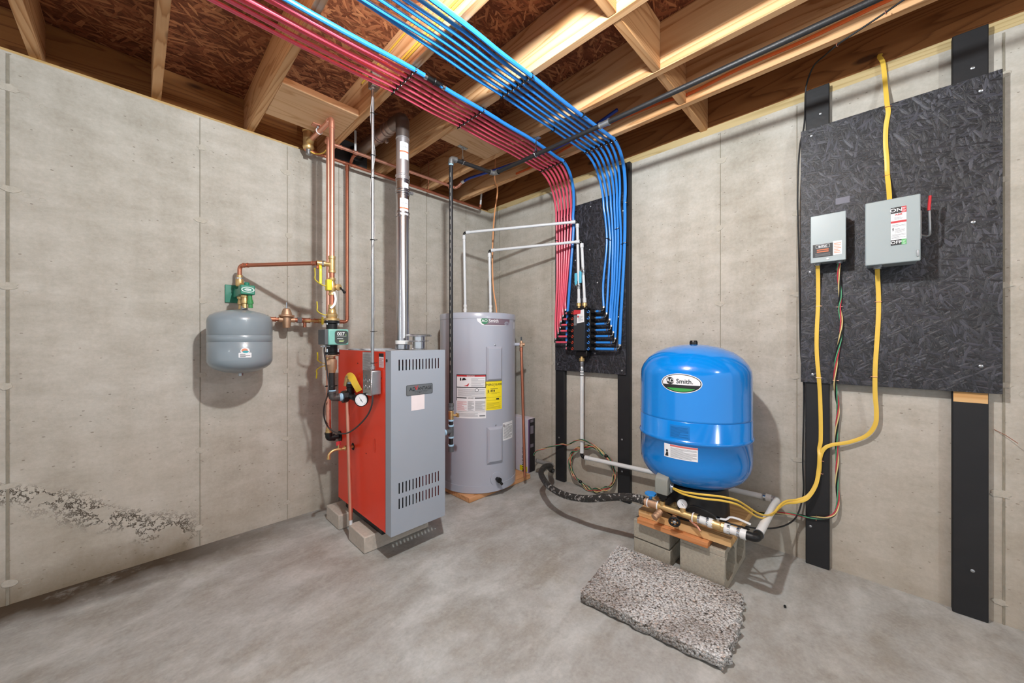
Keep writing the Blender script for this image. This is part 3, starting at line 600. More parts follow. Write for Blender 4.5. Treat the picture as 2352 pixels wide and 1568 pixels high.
# element access panels
for (xa, xb, ya, yb_) in ((1118, 1153, 796, 874), (1120, 1154, 980, 1062)):
    xm = (xa + xb) / 2; a, z = hth(xm, (ya + yb_) / 2); W2 = hspan(xa, xb, (ya + yb_) / 2) / 2; zt_, zb_ = hth(xm, ya)[1], hth(xm, yb_)[1]; h2 = (zt_ - zb_) / 2; zc = (zt_ + zb_) / 2
    F = cylmap(HC, HR - .003, a, zc); n = 10; vs = []; mb = MB()
    prof = [(1., 1., 0), (1., 1., .008), (.90, .96, .014), (.74, .88, .020)]
    rg = []
    for su, sv, hgt in prof:
        ring = [F(-W2 * su + 2 * W2 * su * i / n, -h2 * sv, hgt) for i in range(n)] + [F(W2 * su, -h2 * sv + 2 * h2 * sv * i / n, hgt) for i in range(n)] + [F(W2 * su - 2 * W2 * su * i / n, h2 * sv, hgt) for i in range(n)] + [F(-W2 * su, h2 * sv - 2 * h2 * sv * i / n, hgt) for i in range(n)]
        rg.append(ring)
    mb.rings(rg, cap0=False, cap1=False); vt = []
    for i in range(n + 1):
        for sg in (-1, 1): vt.append(F(-W2 * .74 + 2 * W2 * .74 * i / n, sg * h2 * .88, .020))
    mb.add(vt, [(2 * i, 2 * i + 2, 2 * i + 3, 2 * i + 1) for i in range(n)])
    ap = obj('access_panel', mb, M['heater'], t, ang=25)
    mb = MB(); q = F(W2 * .1, h2 + .012, 0); nrm = Vector((q[0] - HC[0], q[1] - HC[1], 0)); mb.lathe([(.006, 0), (.006, .004), (.003, .006)], q, nrm, 10); obj('screw', mb, M['galv'], ap)
# drain valve
a, z = hth(1141, 1099); nr = Vector((math.cos(a), math.sin(a), 0)); c = Vector((HC[0], HC[1], z)) + nr * (HR - .004)
mb = MB(); mb.lathe([(.052, 0), (.050, .004), (.026, .006), (.001, .007)], c, nr, 28); dv = obj('drain_plate', mb, M['heater'], t)
mb = MB(); mb.lathe([(.014, 0), (.014, .03), (.02, .032), (.02, .045), (.001, .047)], c, nr, 14); mb.cyl(c + nr * .03, c + nr * .03 + Vector((.02, -.02, -.035)), .010, 12); obj('drain_valve', mb, M['black'], t, label='black drain valve')
# relief valve and discharge pipe on the right side
a, z = hth(1178, 791); a += .25; nr = Vector((math.cos(a), math.sin(a), 0)); c = Vector((HC[0], HC[1], z)) + nr * (HR - .006)
mb = MB(); mb.lathe([(.034, 0), (.033, .003), (.02, .005)], c, nr, 24); mb.cyl(c, c + nr * .045, .013, 14)
obj('valve_port', mb, M['heater'], t)
rv = c + nr * .055
mb = MB(); mb.lathe([(.015, -.02), (.017, -.018), (.017, .008), (.012, .012), (.010, .03)], rv, (0, 0, 1), 14); mb.lathe([(.012, -.028), (.012, .028)], rv, nr, 12); rvo = obj('relief_valve', mb, M['bronze'], t)
mb = MB(); mb.box((rv.x - .004, rv.y - .004, rv.z + .03), (rv.x + .004, rv.y + .004, rv.z + .06)); obj('lever', mb, M['dkgrey'], rvo)
mb = MB(); bt = onZ(1202, 1098, .045); bt = Vector((rv.x + .005, rv.y - .035, .075)); mb.tube([rv + Vector((0, 0, -.02)), bt], .0112, 14); mb.lathe([(.013, 0), (.0145, .002), (.0145, .03), (.013, .032)], rv + Vector((0, 0, -.055)), (0, 0, 1), 14)
obj('discharge_pipe', mb, M['copper_d'], t, label='copper discharge pipe down the right side')
# nipples on top of the heater
def dep(px, d): q = ray(px, 781); return CAM + q * d
h1 = dep(1068.5, 3.0); h2_ = dep(1126.5, 3.05); TOPZ = HZ1 + .003
for hh_, lab in ((h1, None), (h2_, None)):
    mb = MB(); mb.lathe([(.019, 0), (.019, .012), (.013, .014), (.013, .03)], (hh_.x, hh_.y, TOPZ), n=16); mb.mat(M['brass']); mb.lathe([(.0155, .03), (.0155, .045), (.012, .047), (.012, .06), (.0145, .062), (.0145, .08)], (hh_.x, hh_.y, TOPZ), n=16); mb.mats[0] = M['white']; mb.mi = [i for i in mb.mi]; obj('top_nipple', mb, M['brass'], t)
mb = MB(); q = dep(1141, 3.12); mb.lathe([(.028, 0), (.028, .006), (.001, .008)], (q.x, q.y, TOPZ - .001), n=20)
for k in range(4): mb.lathe([(.004, .006), (.004, .012)], (q.x + .016 * math.cos(k * 1.57), q.y + .016 * math.sin(k * 1.57), TOPZ), n=8)
obj('wiring_cover', mb, M['galv'], t)

# ================================================================ carton behind the heater
t = thing('carton', 'white, purple and black carton standing by the wall behind the water heater', 'carton', (-.1, -.55, 0))
q = onZ(1213, 1087, 0); cw = .13
mb = MB().mat(P('D6CCD6', .6, name='carton_white')); cy1 = q.y; cx0 = q.x; mb.box((cx0, cy1, .002), (cx0 + .10, cy1 + .30, .475)); obj('carton_body', mb, None, t, bevel=.003)
# flat prints: front face (-y side) and left face (-x side)
D = Decal(planeY(cy1, cx0, 0)); D.rect(.0, .004, .018, .472, P('6A4A78', .5, name='carton_purple'), 0, 1); D.rect(.018, .004, .099, .472, P('1c181d', .45, name='carton_black'), 0, 1)
for z0_, z1_ in ((.44, .465), (.34, .41), (.22, .25)): D.rect(.03, z0_, .07, z1_, P('77707a', .5, name='carton_grey'), 1, 1)
D.done('end_print', t, 'black and purple end print')
F0 = planeX(cx0, cy1 + .30, 0); D = Decal(F0); D.rect(.0, .003, .299, .474, P('DCD3DC', .55, name='carton_face'), 0, 1)
F1 = lambda u, v, h: F0(.245 - v, u, h)
D2 = Decal(F1); D2.text('MANABLOC', .11, 0, .040, M['ink'], 2); D2.done('print', t, 'black lettering reading MANABLOC')
D.rect(.2, .01, .29, .055, M['yellowlab'], 1, 1); D.done('side_print', t)

# ================================================================ grey expansion tank on the left wall
EC = (-2.080, -.203); ER = .149; e0, e1 = 1.045, 1.300
t = thing('expansion_tank', 'squat grey expansion tank hanging against the left concrete wall', 'expansion tank', (EC[0], EC[1], .985))
mb = MB(); pr = [(.001, -.062), (.03, -.061), (.08, -.050), (.118, -.034), (.14, -.014), (.148, .004), (ER, .02)]
pr += [(ER, .110), (ER - .002, .112), (ER - .002, .114), (ER, .116), (ER, .148), (ER - .002, .150), (ER - .001, .152), (ER, .154)]
H = e1 - e0; pr += [(ER, H - .03), (.146, H - .012), (.136, H + .003), (.11, H + .018), (.07, H + .030), (.03, H + .036), (.001, H + .037)]
mb.lathe(pr, (*EC, e0), n=64); et = obj('tank_body', mb, M['tankgrey'], t, ang=60)
mb = MB(); mb.lathe([(.012, -.076), (.012, -.05)], (*EC, e0), n=14); obj('air_valve', mb, M['galv'], t)
def edec(px, py): p = onCyl(px, py, EC, ER); return Decal(cylmap(EC, ER, math.atan2(p.y - EC[1], p.x - EC[0]), p.z), .0008)
D = edec(563, 808); D.rrect(-.028, -.030, .028, -.004, .003, Pp, 0); D.ell(0, .005, .020, .019, Pp, 1); D.ell(-.002, .008, .014, .010, P('D98A6A', .5, name='logo_orange'), 2); D.ell(.002, .001, .014, .006, P('3FA0A8', .5, name='logo_teal'), 3); D.lines(-.022, -.026, .022, -.008, 3, G, 2, .5, 4); D.done('brand_sticker', et, 'small white sticker with an orange and teal oval')

# ================================================================ blue pressure tank
BC = (-.395, -2.043); BR = .268
t = thing('pressure_tank', 'large bright blue pressure tank on a black stand over cinder blocks', 'pressure tank', (BC[0], BC[1], .235))
pr = [(.10, .418), (.16, .427), (.205, .444), (.238, .472), (.258, .505), (.266, .535), (BR, .57), (BR, .665), (BR + .004, .668), (BR + .007, .676), (BR + .004, .684), (BR, .687), (BR, .772), (BR - .002, .774), (BR + .001, .780), (BR - .001, .785), (BR - .001, .985), (.264, 1.012), (.252, 1.040), (.225, 1.075), (.185, 1.105), (.13, 1.128), (.07, 1.141), (.02, 1.145), (.001, 1.145)]
mb = MB(); mb.lathe(pr, (*BC, 0), n=96); bt_ = obj('tank_body', mb, M['tankblue'], t, ang=60)
mb = MB(); mb.lathe([(.020, 1.143), (.020, 1.158), (.016, 1.166), (.001, 1.166)], (*BC, 0), n=12); obj('valve_cap', mb, M['black'], t, label='small black cap on top')
mb = MB(); mb.lathe([(.170, .2615), (.168, .30), (.163, .38), (.160, .415), (.155, .42), (.15, .3)], (*BC, 0), n=64); mb.lathe([(.140, .40), (.140, .44)], (*BC, 0), n=48); obj('stand', mb, P('1B1B1D', .32, 0, .1, 20, spec=.5, name='black_stand'), t, label='black moulded stand')
def bdec(px, py, r=BR): p = onCyl(px, py, BC, r); return Decal(cylmap(BC, r, math.atan2(p.y - BC[1], p.x - BC[0]), p.z), .0009)
D = bdec(1563, 880, BR - .001); D.ell(0, 0, .094, .047, Pp, 0, 40); D.ell(0, 0, .090, .0435, M['ink'], 1, 40)
D.poly([(.086 * math.cos(a), .0405 * math.sin(a)) for a in [math.pi * (-.06 + 1.12 * i / 24) for i in range(25)]], Pp, 2)
D.poly([(.080 * math.cos(a), .0400 * math.sin(a)) for a in [math.pi * (1.2 + .6 * i / 16) for i in range(17)]], P('3B9A48', .4, name='badge_green'), 2)
D.rect(-.078, -.022, .078, -.010, M['ink'], 3); D.ell(-.048, .010, .019, .017, M['ink'], 3); D.text('AO', -.048, .010, .026, Pp, 4); D.text('Smith.', .018, .009, .030, P('2c3036', .4, name='badge_ink'), 4); D.done('oval_badge', bt_, 'oval white and green badge reading AO Smith')
D = bdec(1562, 1038); p0 = onCyl(1524, 1016, BC, BR); D.rect(-.077, -.036, .077, .030, Pp, 0); D.rect(-.047, .021, .077, .029, P('CF6A66', .5, name='pale_red_print'), 1); D.lines(-.045, -.03, .072, .018, 10, G, 1, .3, 21); D.ell(-.062, -.004, .005, .006, K, 2); D.poly([(-.072, -.03), (-.055, -.03), (-.056, -.012), (-.064, -.010)], K, 2); D.done('warning_label', bt_, 'white warning label with a pale red stripe')
D = bdec(1560, 992); D.rect(-.044, -.030, .046, .032, P('1478C8', .3, name='etched_blue'), 0); D.lines(-.04, -.024, .04, .026, 9, P('0C5898', .3, name='etched_dark'), 1, .35, 22); D.done('data_plate', bt_, 'faint blue data plate')
# blocks and boards under it
def hollow(lab, x0, x1, y0, y1, z0, z1):
    mb = MB(); n = 2; w_ = .028; mb.box((x0, y0, z0), (x1, y1, z0 + w_)); mb.box((x0, y0, z1 - w_), (x1, y1, z1))
    for a in (x0, (x0 + x1) / 2 - w_ / 2, x1 - w_): mb.box((a, y0, z0 + w_), (a + w_, y1, z1 - w_))
    L = x1 - x0
    for a, b in ((x0 + w_, (x0 + x1) / 2 - w_ / 2), ((x0 + x1) / 2 + w_ / 2, x1 - w_)): # rounded core corners
        for xx, sx in ((a, 1), (b, -1)):
            for zz, sz in ((z0 + w_, 1), (z1 - w_, -1)): mb.prism([(xx, y0, zz), (xx + sx * .032, y0, zz), (xx, y0, zz + sz * .032)], (0, y1 - y0, 0))
    return tag(obj('cinder_block', mb, M['cmu'], bevel=.0025), lab, 'block', 'blocks under the blue tank')
hollow('hollow cinder block lying on its side, cores open to the right, under the blue tank', -.600, -.205, -2.244, -2.045, .001, .194)
mb = MB(); mb.box((-.585, -1.992, .001), (-.190, -1.795, .090)); tag(obj('cinder_block', mb, M['cmu'], bevel=.005), 'thin concrete block at the bottom left of the stack under the blue tank', 'block', 'blocks under the blue tank')
mb = MB(); mb.box((-.590, -1.990, .096), (-.188, -1.797, .194)); mb.box((-.45, -1.95, .089), (-.25, -1.84, .097)); tag(obj('cinder_block', mb, M['cmu'], bevel=.006), 'rough concrete block stacked on a thinner one, left end under the blue tank', 'block', 'blocks under the blue tank')
for (a, b, lab, m, z) in (((-.628, -2.180, .195), (-.540, -1.835, .222), 'orange pine board on the blocks nearest the tank valves', 'plank', 0),
                          ((-.538, -2.235, .195), (-.21, -1.80, .222), 'wide pine board across the blocks beneath the black stand', 'pinez', 0),
                          ((-.600, -2.270, .223), (-.165, -1.83, .260), 'upper raw pine board directly beneath the black stand', 'pinez', 0)):
    mb = MB(); mb.box(a, b); tag(obj('pine_board', mb, M[m], bevel=.002), lab, 'board', 'boards beneath the blue tank')
# broken slab of exposed aggregate
rd = random.Random(3)
c4 = [Vector((-.642, -1.735, 0)), Vector((-1.115, -1.800, 0)), Vector((-1.055, -2.365, 0)), Vector((-.618, -2.315, 0))]
edge = []
for i in range(4):
    a, b = c4[i], c4[(i + 1) % 4]; n = 26; rough = (.004, .007, .011, .003)[i]
    for k in range(n):
        p = a.lerp(b, k / n); nn = Vector(((b - a).y, -(b - a).x, 0)).normalized(); f = math.sin(math.pi * k / n)
        bulge = (.0, .0, .012, 0.)[i] * f; edge.append(p - nn * (rd.uniform(-rough, rough) - bulge))
cc = sum(edge, Vector()) / len(edge)
def sz(p): return .048
mb = MB(); n = len(edge); rings = []
for (s_, zf) in ((.955, .0), (1.0, .3), (.99, .8), (1.0, 1.0)):
    rings.append([Vector((cc.x + (p.x - cc.x) * s_ + rd.uniform(-.004, .004) * (zf < 1), cc.y + (p.y - cc.y) * s_ + rd.uniform(-.004, .004) * (zf < 1), .002 + (sz(p) - .002) * zf)) for p in edge])
for s_ in (.98, .75, .5, .25, .05): rings.append([Vector((cc.x + (p.x - cc.x) * s_, cc.y + (p.y - cc.y) * s_, sz(p) + .002)) for p in edge])
mb.rings(rings)
s = NT('aggregate_slab'); s.set(.8, 0, .35); v = s.pos()
vo = s.n('ShaderNodeTexVoronoi', i_Scale=125.); s.l(v, vo.inputs['Vector']); sc = s.n('ShaderNodeSeparateColor'); s.l(vo.outputs['Color'], sc.inputs[0])
c = s.ramp(sc.outputs[0], [(0., 'A9A5A2'), (.3, 'CACAC9'), (.55, 'E4E4E2'), (.88, 'BDB9B4'), (1., 'CFC0B6')])
c = s.mix(s.ramp(vo.outputs['Distance'], [(.5, 0.), (.85, 1.)]), c, '5B544D')
tr = s.noise(s.pos(loc=(.3, 0, 0)), 4.2, 5, .6); c = s.mix(s.math('MULTIPLY', s.ramp(tr, [(.44, 0.), (.62, 1.)]), .8), c, s.mix(.6, c, '5A4632'))
c = s.mix(s.math('LESS_THAN', s.noise(v, 55, 3), .33), c, '45403b')
s.col(c); s.bump(s.math('SUBTRACT', 1., vo.outputs['Distance']), 1., .006); M['slab'] = s.m
sl = obj('stone_slab', mb, M['slab'], ang=60)
tag(sl, 'broken pebbly concrete slab lying on the floor in front of the cinder blocks', 'slab')
mb = MB(); mb.sphere(onZ(1803, 1392, .006), .007, 8, 6, (1, .8, .7)); tag(obj('pebble', mb, M['dark']), 'tiny dark pebble on the bare floor right of the slab', 'pebble')
# ================================================================ copper and brass around the boiler
SX, SY = -1.70, -.50; QX, QY = -1.642, -.280
def sz_(py, d=2.11): return CAM.z + (HY - py) * d / FPX
def lever(name, p, out, up, L, parent, m='yellow', w_=.013, t_=.004):
    """flat valve handle: out from the stem p, then along 'up'"""
    p = Vector(p); out = Vector(out); up = Vector(up).normalized()
    side = out.cross(up).normalized(); mb = MB(); mb.ribbon([p, p + out * .5 + up * .004, p + out + up * .022, p + out + up * (L * .6), p + out * 1.05 + up * L], w_, t_, out.normalized() + up * .001, 5); return obj(name, mb, M[m], parent)
def sold(mb, a, b, r): # soldered copper socket
    return coupling(mb, a, b, r)
t = thing('supply_riser', 'front copper riser with brass valves above the teal pump', 'copper riser', (SX, SY, 1.27))
rc = .0143
mb = MB(); mb.cyl((SX, SY, sz_(610)), (SX, SY, 2.42), rc, 20)
mb.tube(fillet([(SX, SY, 2.40), (SX, SY, 2.446), (SX, SY + .05, 2.447), (SX, SY + .34, 2.462)], .03, 8), rc, 18)
mb.lathe([(rc, 0), (rc * 1.16, .002), (rc * 1.16, .024), (rc, .026)], (SX, SY, 2.388), n=18); mb.lathe([(rc, 0), (rc * 1.16, .002), (rc * 1.16, .024), (rc, .026)], (SX, SY + .035, 2.447), (0, 1, .03), 18)
obj('riser_pipe', mb, M['copper'], t)
mb = MB(); z1, z0 = sz_(588), sz_(626); mb.lathe([(.016, 0), (.019, .0), (.019, .016), (.0175, .018), (.0175, z1 - z0 - .018), (.019, z1 - z0 - .016), (.019, z1 - z0), (.016, z1 - z0)], (SX, SY, z0), n=20); tz = sz_(607.5); mb.cyl((SX, SY, tz), (SX - .04, SY, tz), .013, 16); obj('tee', mb, M['brass'], t)
mb = MB(); mb.cyl((SX, SY, sz_(700)), (SX, SY, sz_(626)), rc, 20); obj('pipe_piece', mb, M['copper_d'], t)
mb = MB(); z0 = sz_(678); mb.lathe([(.015, 0), (.0185, .002), (.0185, .014), (.016, .018), (.021, .034), (.022, .05), (.021, .064), (.016, .08), (.0185, .084), (.0185, .10), (.015, .102)], (SX, SY, z0), n=20)
mb.cyl((SX, SY, z0 + .045), (SX + .035, SY - .005, z0 + .045), .010, 14); mb.lathe([(.019, 0), (.019, .012), (.012, .014)], (SX + .028, SY - .012, z0 + .048), (.2, -1, 0), 20); vb = obj('purge_valve', mb, M['brass'], t)
mb = MB(); mb.cyl((SX + .035, SY - .025, z0 + .048), (SX + .058, SY - .03, z0 + .022), .005, 8); mb.sphere((SX + .058, SY - .03, z0 + .022), .009, 10, 6); obj('knob', mb, M['dark'], vb)
mb = MB(); mb.cbox((SX - .022, SY - .010, z0 + .056), (.026, .036, .062)); obj('valve_cover', mb, M['yellow'], vb, bevel=.003, label='yellow square valve cover')
lever('lever_handle', (SX - .035, SY, z0 + .05), (-.055, 0, .01), (0, 0, 1), .085, t)
mb = MB(); mb.ribbon([(SX + .004, SY - .020, z0 + .02), (SX + .012, SY - .024, z0 - .02), (SX + .004, SY - .022, z0 - .055), (SX - .014, SY - .020, z0 - .075)], .012, .0006, (0, -1, 0), 5); obj('paper_tag', mb, M['paper'], t)
mb = MB(); zf = sz_(736); mb.lathe([(.040, 0), (.040, .012), (.026, .016), (.030, .030), (.030, .036), (.024, .042), (.021, .058), (.021, .064), (.017, .068), (.0185, .072), (.0185, .090), (.015, .092)], (SX, SY, zf), n=24); obj('flange_valve', mb, M['brass'], t)
lever('lever_handle', (SX - .02, SY + .01, zf + .03), (-.055, .0, .0), (0, 0, 1), .075, t)
# brass vent body where the riser turns along the wall
AX, AY = -1.700, -.085
t = thing('air_vent', 'round brass air separator body at the ceiling above the copper risers', 'air separator', (AX, AY, 2.40))
za, zb = sz_(344, 2.40), sz_(297, 2.40)
mb = MB(); mb.lathe([(.024, 0), (.030, .006), (.034, .02), (.031, .03), (.031, zb - za - .02), (.036, zb - za - .016), (.036, zb - za - .004), (.031, zb - za)], (AX, AY, za), n=24); mb.lathe([(.012, .0), (.018, .02), (.022, .04), (.022, .06), (.016, .062)], (AX, AY - .08, (za + zb) / 2 - .02), (0, 1, 0), 18); obj('body', mb, M['brass'], t)
mb = MB(); mb.lathe([(.015, 0), (.015, .02), (.019, .021), (.019, .03)], (AX, AY, za - .028), n=16); obj('hex_plug', mb, M['galv'], t)
mb = MB(); mb.cyl((AX, AY, zb), (AX, AY, 2.66), .022, 18); obj('upper_pipe', mb, M['copper_d'], t)
t = thing('pipe_hanger', 'copper coloured bell hanger holding the short pipe under the flat board', 'pipe hanger', (-1.70, -.30, 2.4795))
mb = MB(); mb.box((-1.745, -.325, 2.475), (-1.685, -.285, 2.4795)); obj('plate', mb, M['copper'], t); mb = MB(); mb.cyl((-1.715, -.305, 2.474), (-1.706, -.302, 2.462), .007, 10); obj('rod', mb, M['galv'], t)
mb = MB(); mb.torus((-1.70, -.29, 2.457), (0, 1, .04), .0175, .0028, 20, 6); obj('ring', mb, M['white'], t)
# lower long pipe under the sill
LZ = 2.412; LY = -.082; rl = .0111
t = thing('copper_pipe', 'lower long copper pipe running just under the sill of the left wall', 'copper pipe', (-1.0, LY, LZ))
mb = MB(); mb.cyl((-1.70, LY, LZ), (-.228, LY, LZ), rl, 18)
for x in (-1.665, -1.475, -1.42, -.80): coupling(mb, (x, LY, LZ), (x + .028, LY, LZ), rl * 1.12)
mb.tube(fillet([(-.25, LY, LZ), (-.222, LY, LZ), (-.216, LY - .006, LZ + .035)], .012, 6), rl * 1.08, 14)
mb.tube(fillet([(-1.69, LY, LZ), (-1.715, LY, LZ), (-1.712, LY, LZ + .02)], .01, 5), rl * 1.1, 14); obj('pipe', mb, M['copper_d'], t)
mb = MB(); mb.cyl((-.216, LY - .006, LZ + .035), (-.232, LY - .04, 2.56), .0085, 12); obj('pex_stub', mb, M['white'], t)
mb = MB(); mb.cyl((-.80 + .014, LY, LZ + .01), (-.80 + .014, LY - .01, 2.66), .003, 8); obj('hook', mb, M['copper_d'], t)
t = thing('copper_pipe', 'upper long copper pipe crossing under the joists to the dark blue tube', 'copper pipe', (-1.1, -.2, 2.45))
UY = -.200
mb = MB(); mb.cyl((QX + .02, UY, 2.4505), (-.600, UY, 2.4625), rl, 18); mb.tube(fillet([(QX, QY, 2.37), (QX, QY, 2.447), (QX + .01, UY, 2.447), (QX + .05, UY, 2.4507)], .03, 6), rl * 1.05, 16)
for x in (-1.56, -1.455, -.66): coupling(mb, (x, UY, 2.451), (x + .028, UY, 2.452), rl * 1.14)
mb.tube(fillet([(-.62, UY, 2.4625), (-.592, UY, 2.4625), (-.580, UY - .035, 2.475)], .012, 6), rl * 1.12, 14); coupling(mb, (-.583, UY - .03, 2.473), (-.572, UY - .055, 2.496), rl * 1.15); obj('pipe', mb, M['copper'], t)
mb = MB(); mb.cyl((-.572, UY - .055, 2.496), (-.563, UY - .08, 2.505), .0125, 14); obj('pex_adapter', mb, M['white'], t)
for x, zt_ in ((-1.455, 2.60),):
    mb = MB(); mb.cyl((x + .014, UY, 2.455), (x + .014, UY, zt_), .0075, 10); obj('riser_stub', mb, M['white'], t)
t = thing('supply_tube', 'dark blue tube curving up from the end of the upper copper pipe', 'tube', (-.5, -.6, 2.5))
mb = MB(); mb.tube([(-.563, UY - .08, 2.505), (-.555, -.36, 2.512), (-.53, -.55, 2.505), (-.49, -.85, 2.50), (-.45, -1.10, 2.505), (-.41, -1.32, 2.54), (-.40, -1.6, 2.60)], .010, 12, 6); obj('tube', mb, M['darkblue'], t)
# third riser down to the feed line
TX, TY = -1.452, -.088
t = thing('copper_riser', 'thin copper riser nearest the grey conduit, close to the left wall', 'copper riser', (TX, TY, 1.3))
FZ = 1.296
mb = MB(); mb.tube(fillet([(TX, TY, LZ - .012), (TX, TY, FZ), (TX - .10, TY - .005, FZ)], .022, 8), rl, 16)
for z in (LZ - .05, FZ + .016): coupling(mb, (TX, TY, z), (TX, TY, z + .026), rl * 1.13)
coupling(mb, (TX - .045, TY, FZ), (TX - .022, TY, FZ), rl * 1.13)
mb.tube([(TX + .028, TY + .02, LZ + .005), (TX + .022, TY - .02, LZ + .02), (TX + .02, UY + .06, 2.447), (TX + .02, UY + .02, 2.449)], rl * .95, 14, 4); obj('pipe', mb, M['copper_d'], t)
# return riser
t = thing('return_riser', 'rear copper riser half hidden behind the front one, ending in a black elbow', 'copper riser', (QX, QY, .55))
rr = .0143; ez = sz_(1006, 2.31)
mb = MB(); mb.cyl((QX, QY, ez + .06), (QX, QY, 2.38), rr, 18); obj('riser_pipe', mb, M['copper'], t)
mb = MB(); z0 = sz_(850, 2.31); mb.lathe([(.016, 0), (.019, .002), (.019, .014), (.022, .03), (.022, .05), (.019, .066), (.019, .08), (.016, .082)], (QX, QY, z0), n=18); obj('ball_valve', mb, M['brass'], t)
lever('lever_handle', (QX - .02, QY - .01, z0 + .045), (-.05, -.01, 0), (0, 0, 1), .07, t); lever('lever_handle', (QX - .02, QY - .01, z0 + .03), (-.055, -.01, 0), (0, 0, -1), .075, t)
mb = MB(); mb.lathe([(.015, 0), (.018, 0), (.018, .02), (.0155, .022), (.0155, .036)], (QX, QY, ez + .03), n=18); obj('adapter', mb, M['brass'], t)
mb = MB(); elbow(mb, (QX, QY, ez), (0, 0, 1), (1, 0, 0), .020, .036); mb.cyl((QX + .03, QY, ez), (QX + .062, QY, ez), .0135, 14); mb.lathe([(.034, 0), (.034, .005), (.02, .008)], (BX0 - .001, QY, ez), (-1, 0, 0), 20); obj('black_elbow', mb, M['castiron'], t, label='black iron elbow into the boiler')
# circulator pump
t = thing('circulator_pump', 'teal and dark grey circulator pump marked 007 above the boiler corner', 'pump', (SX, SY, 1.14))
pz0, pz1 = sz_(792, 2.07), sz_(756, 2.07)
mb = MB(); mb.cbox((SX - .004, SY - .060, (pz0 + pz1) / 2), (.108, .110, pz1 - pz0)); hb = obj('motor_housing', mb, M['teal'], t, bevel=.007)
mb = MB(); mb.cbox((SX - .066, SY - .055, (pz0 + pz1) / 2), (.018, .106, pz1 - pz0 - .004)); obj('control_box', mb, M['dkgrey'], t, bevel=.003, label='dark grey wiring box')
D = Decal(planeY(SY - .115, SX + .010, (pz0 + pz1) / 2), .001); D.rrect(-.036, -.037, .036, .037, .016, P('3C423F', .4, name='pump_face'), 0); D.text('007', -.004, .017, .027, Pp, 2); D.text('e', .023, .013, .014, P('9FC46A', .4, name='lime_print'), 2); D.rect(-.026, .004, .026, .005, Pp, 2); D.lines(-.024, -.010, .012, -.004, 1, Pp, 2, .5); D.lines(-.014, -.026, .014, -.013, 2, P('B7C98A', .4, name='pale_lime'), 2, .5); D.done('face_plate', hb, 'dark rounded face plate reading 007')
mb = MB(); mb.lathe([(.040, 0), (.040, .012), (.024, .016), (.022, .05)], (SX, SY, zf - .002), (0, 0, -1), 22); mb.lathe([(.040, 0), (.040, .012), (.024, .016), (.022, .05)], (SX, SY, 1.086), (0, 0, 1), 22); mb.cyl((SX, SY, 1.09), (SX, SY, 1.26), .030, 20); obj('volute', mb, M['castiron'], t, label='black cast flanges')
for sx in (-.030, .030):
    for z in (zf - .012, 1.094): mb = MB(); mb.cyl((SX + sx, SY - .012, z - .012), (SX + sx, SY - .012, z + .024), .006, 6); obj('flange_bolt', mb, M['steel'], t)
# lower supply piping to the boiler
t = thing('supply_valve_run', 'brass valve, black nipple and elbow turning into the boiler side', 'pipe run', (SX, SY, .80))
zt_ = 1.084
mb = MB(); mb.lathe([(.040, 0), (.040, -.008), (.018, -.010), (.018, -.020), (.026, -.030), (.026, -.082), (.020, -.092), (.018, -.104)], (SX, SY, zt_), n=20); mb.cbox((SX - .026, SY - .012, zt_ - .045), (.02, .024, .02)); obj('shutoff_valve', mb, M['bronze'], t)
mb = MB(); z0 = sz_(849); mb.cyl((SX, SY, z0), (SX, SY, z0 + .014), .0165, 16); obj('thread_tape', mb, M['tape'], t)
ez2 = sz_(914)
mb = MB(); mb.cyl((SX, SY, ez2 + .03), (SX, SY, z0), .0165, 16); obj('nipple', mb, M['iron'], t)
mb = MB(); elbow(mb, (SX, SY, ez2), (0, 0, 1), (1, 0, 0), .0205, .038); el = obj('black_elbow', mb, P('5A5655', .4, .5, .2, 50, .3, name='grey_iron'), t)
mb = MB(); mb.lathe([(.021, 0), (.021, .006)], (SX, SY, ez2 + .040), n=16); obj('thread_tape', mb, M['tape'], t)
mb = MB(); mb.lathe([(.019, .038), (.019, .044), (.023, .046), (.023, .056)], (SX, SY, ez2), (1, 0, 0), 16); obj('thread_tape', mb, M['tape'], t)
mb = MB(); mb.lathe([(.020, .056), (.036, .058), (.036, .085), (.022, .089), (.022, .128)], (SX, SY, ez2), (1, 0, 0), 8); mb.cyl((SX + .105, SY, ez2 - .004), (SX + .105, SY, ez2 + .05), .022, 14); mb.cyl((SX + .10, SY - .005, ez2), (SX + .085, SY - .11, ez2 + .004), .017, 14); obj('black_union', mb, M['castiron'], t, label='glossy black union and tee')
t = thing('pressure_gauge', 'round white gauge on the red side of the boiler', 'gauge', (-1.63, -.70, .84))
gc = onX(830, 918, -1.645); gn = Vector((-.72, -.69, 0)).normalized(); u_ = Vector((-gn.y, gn.x, 0))
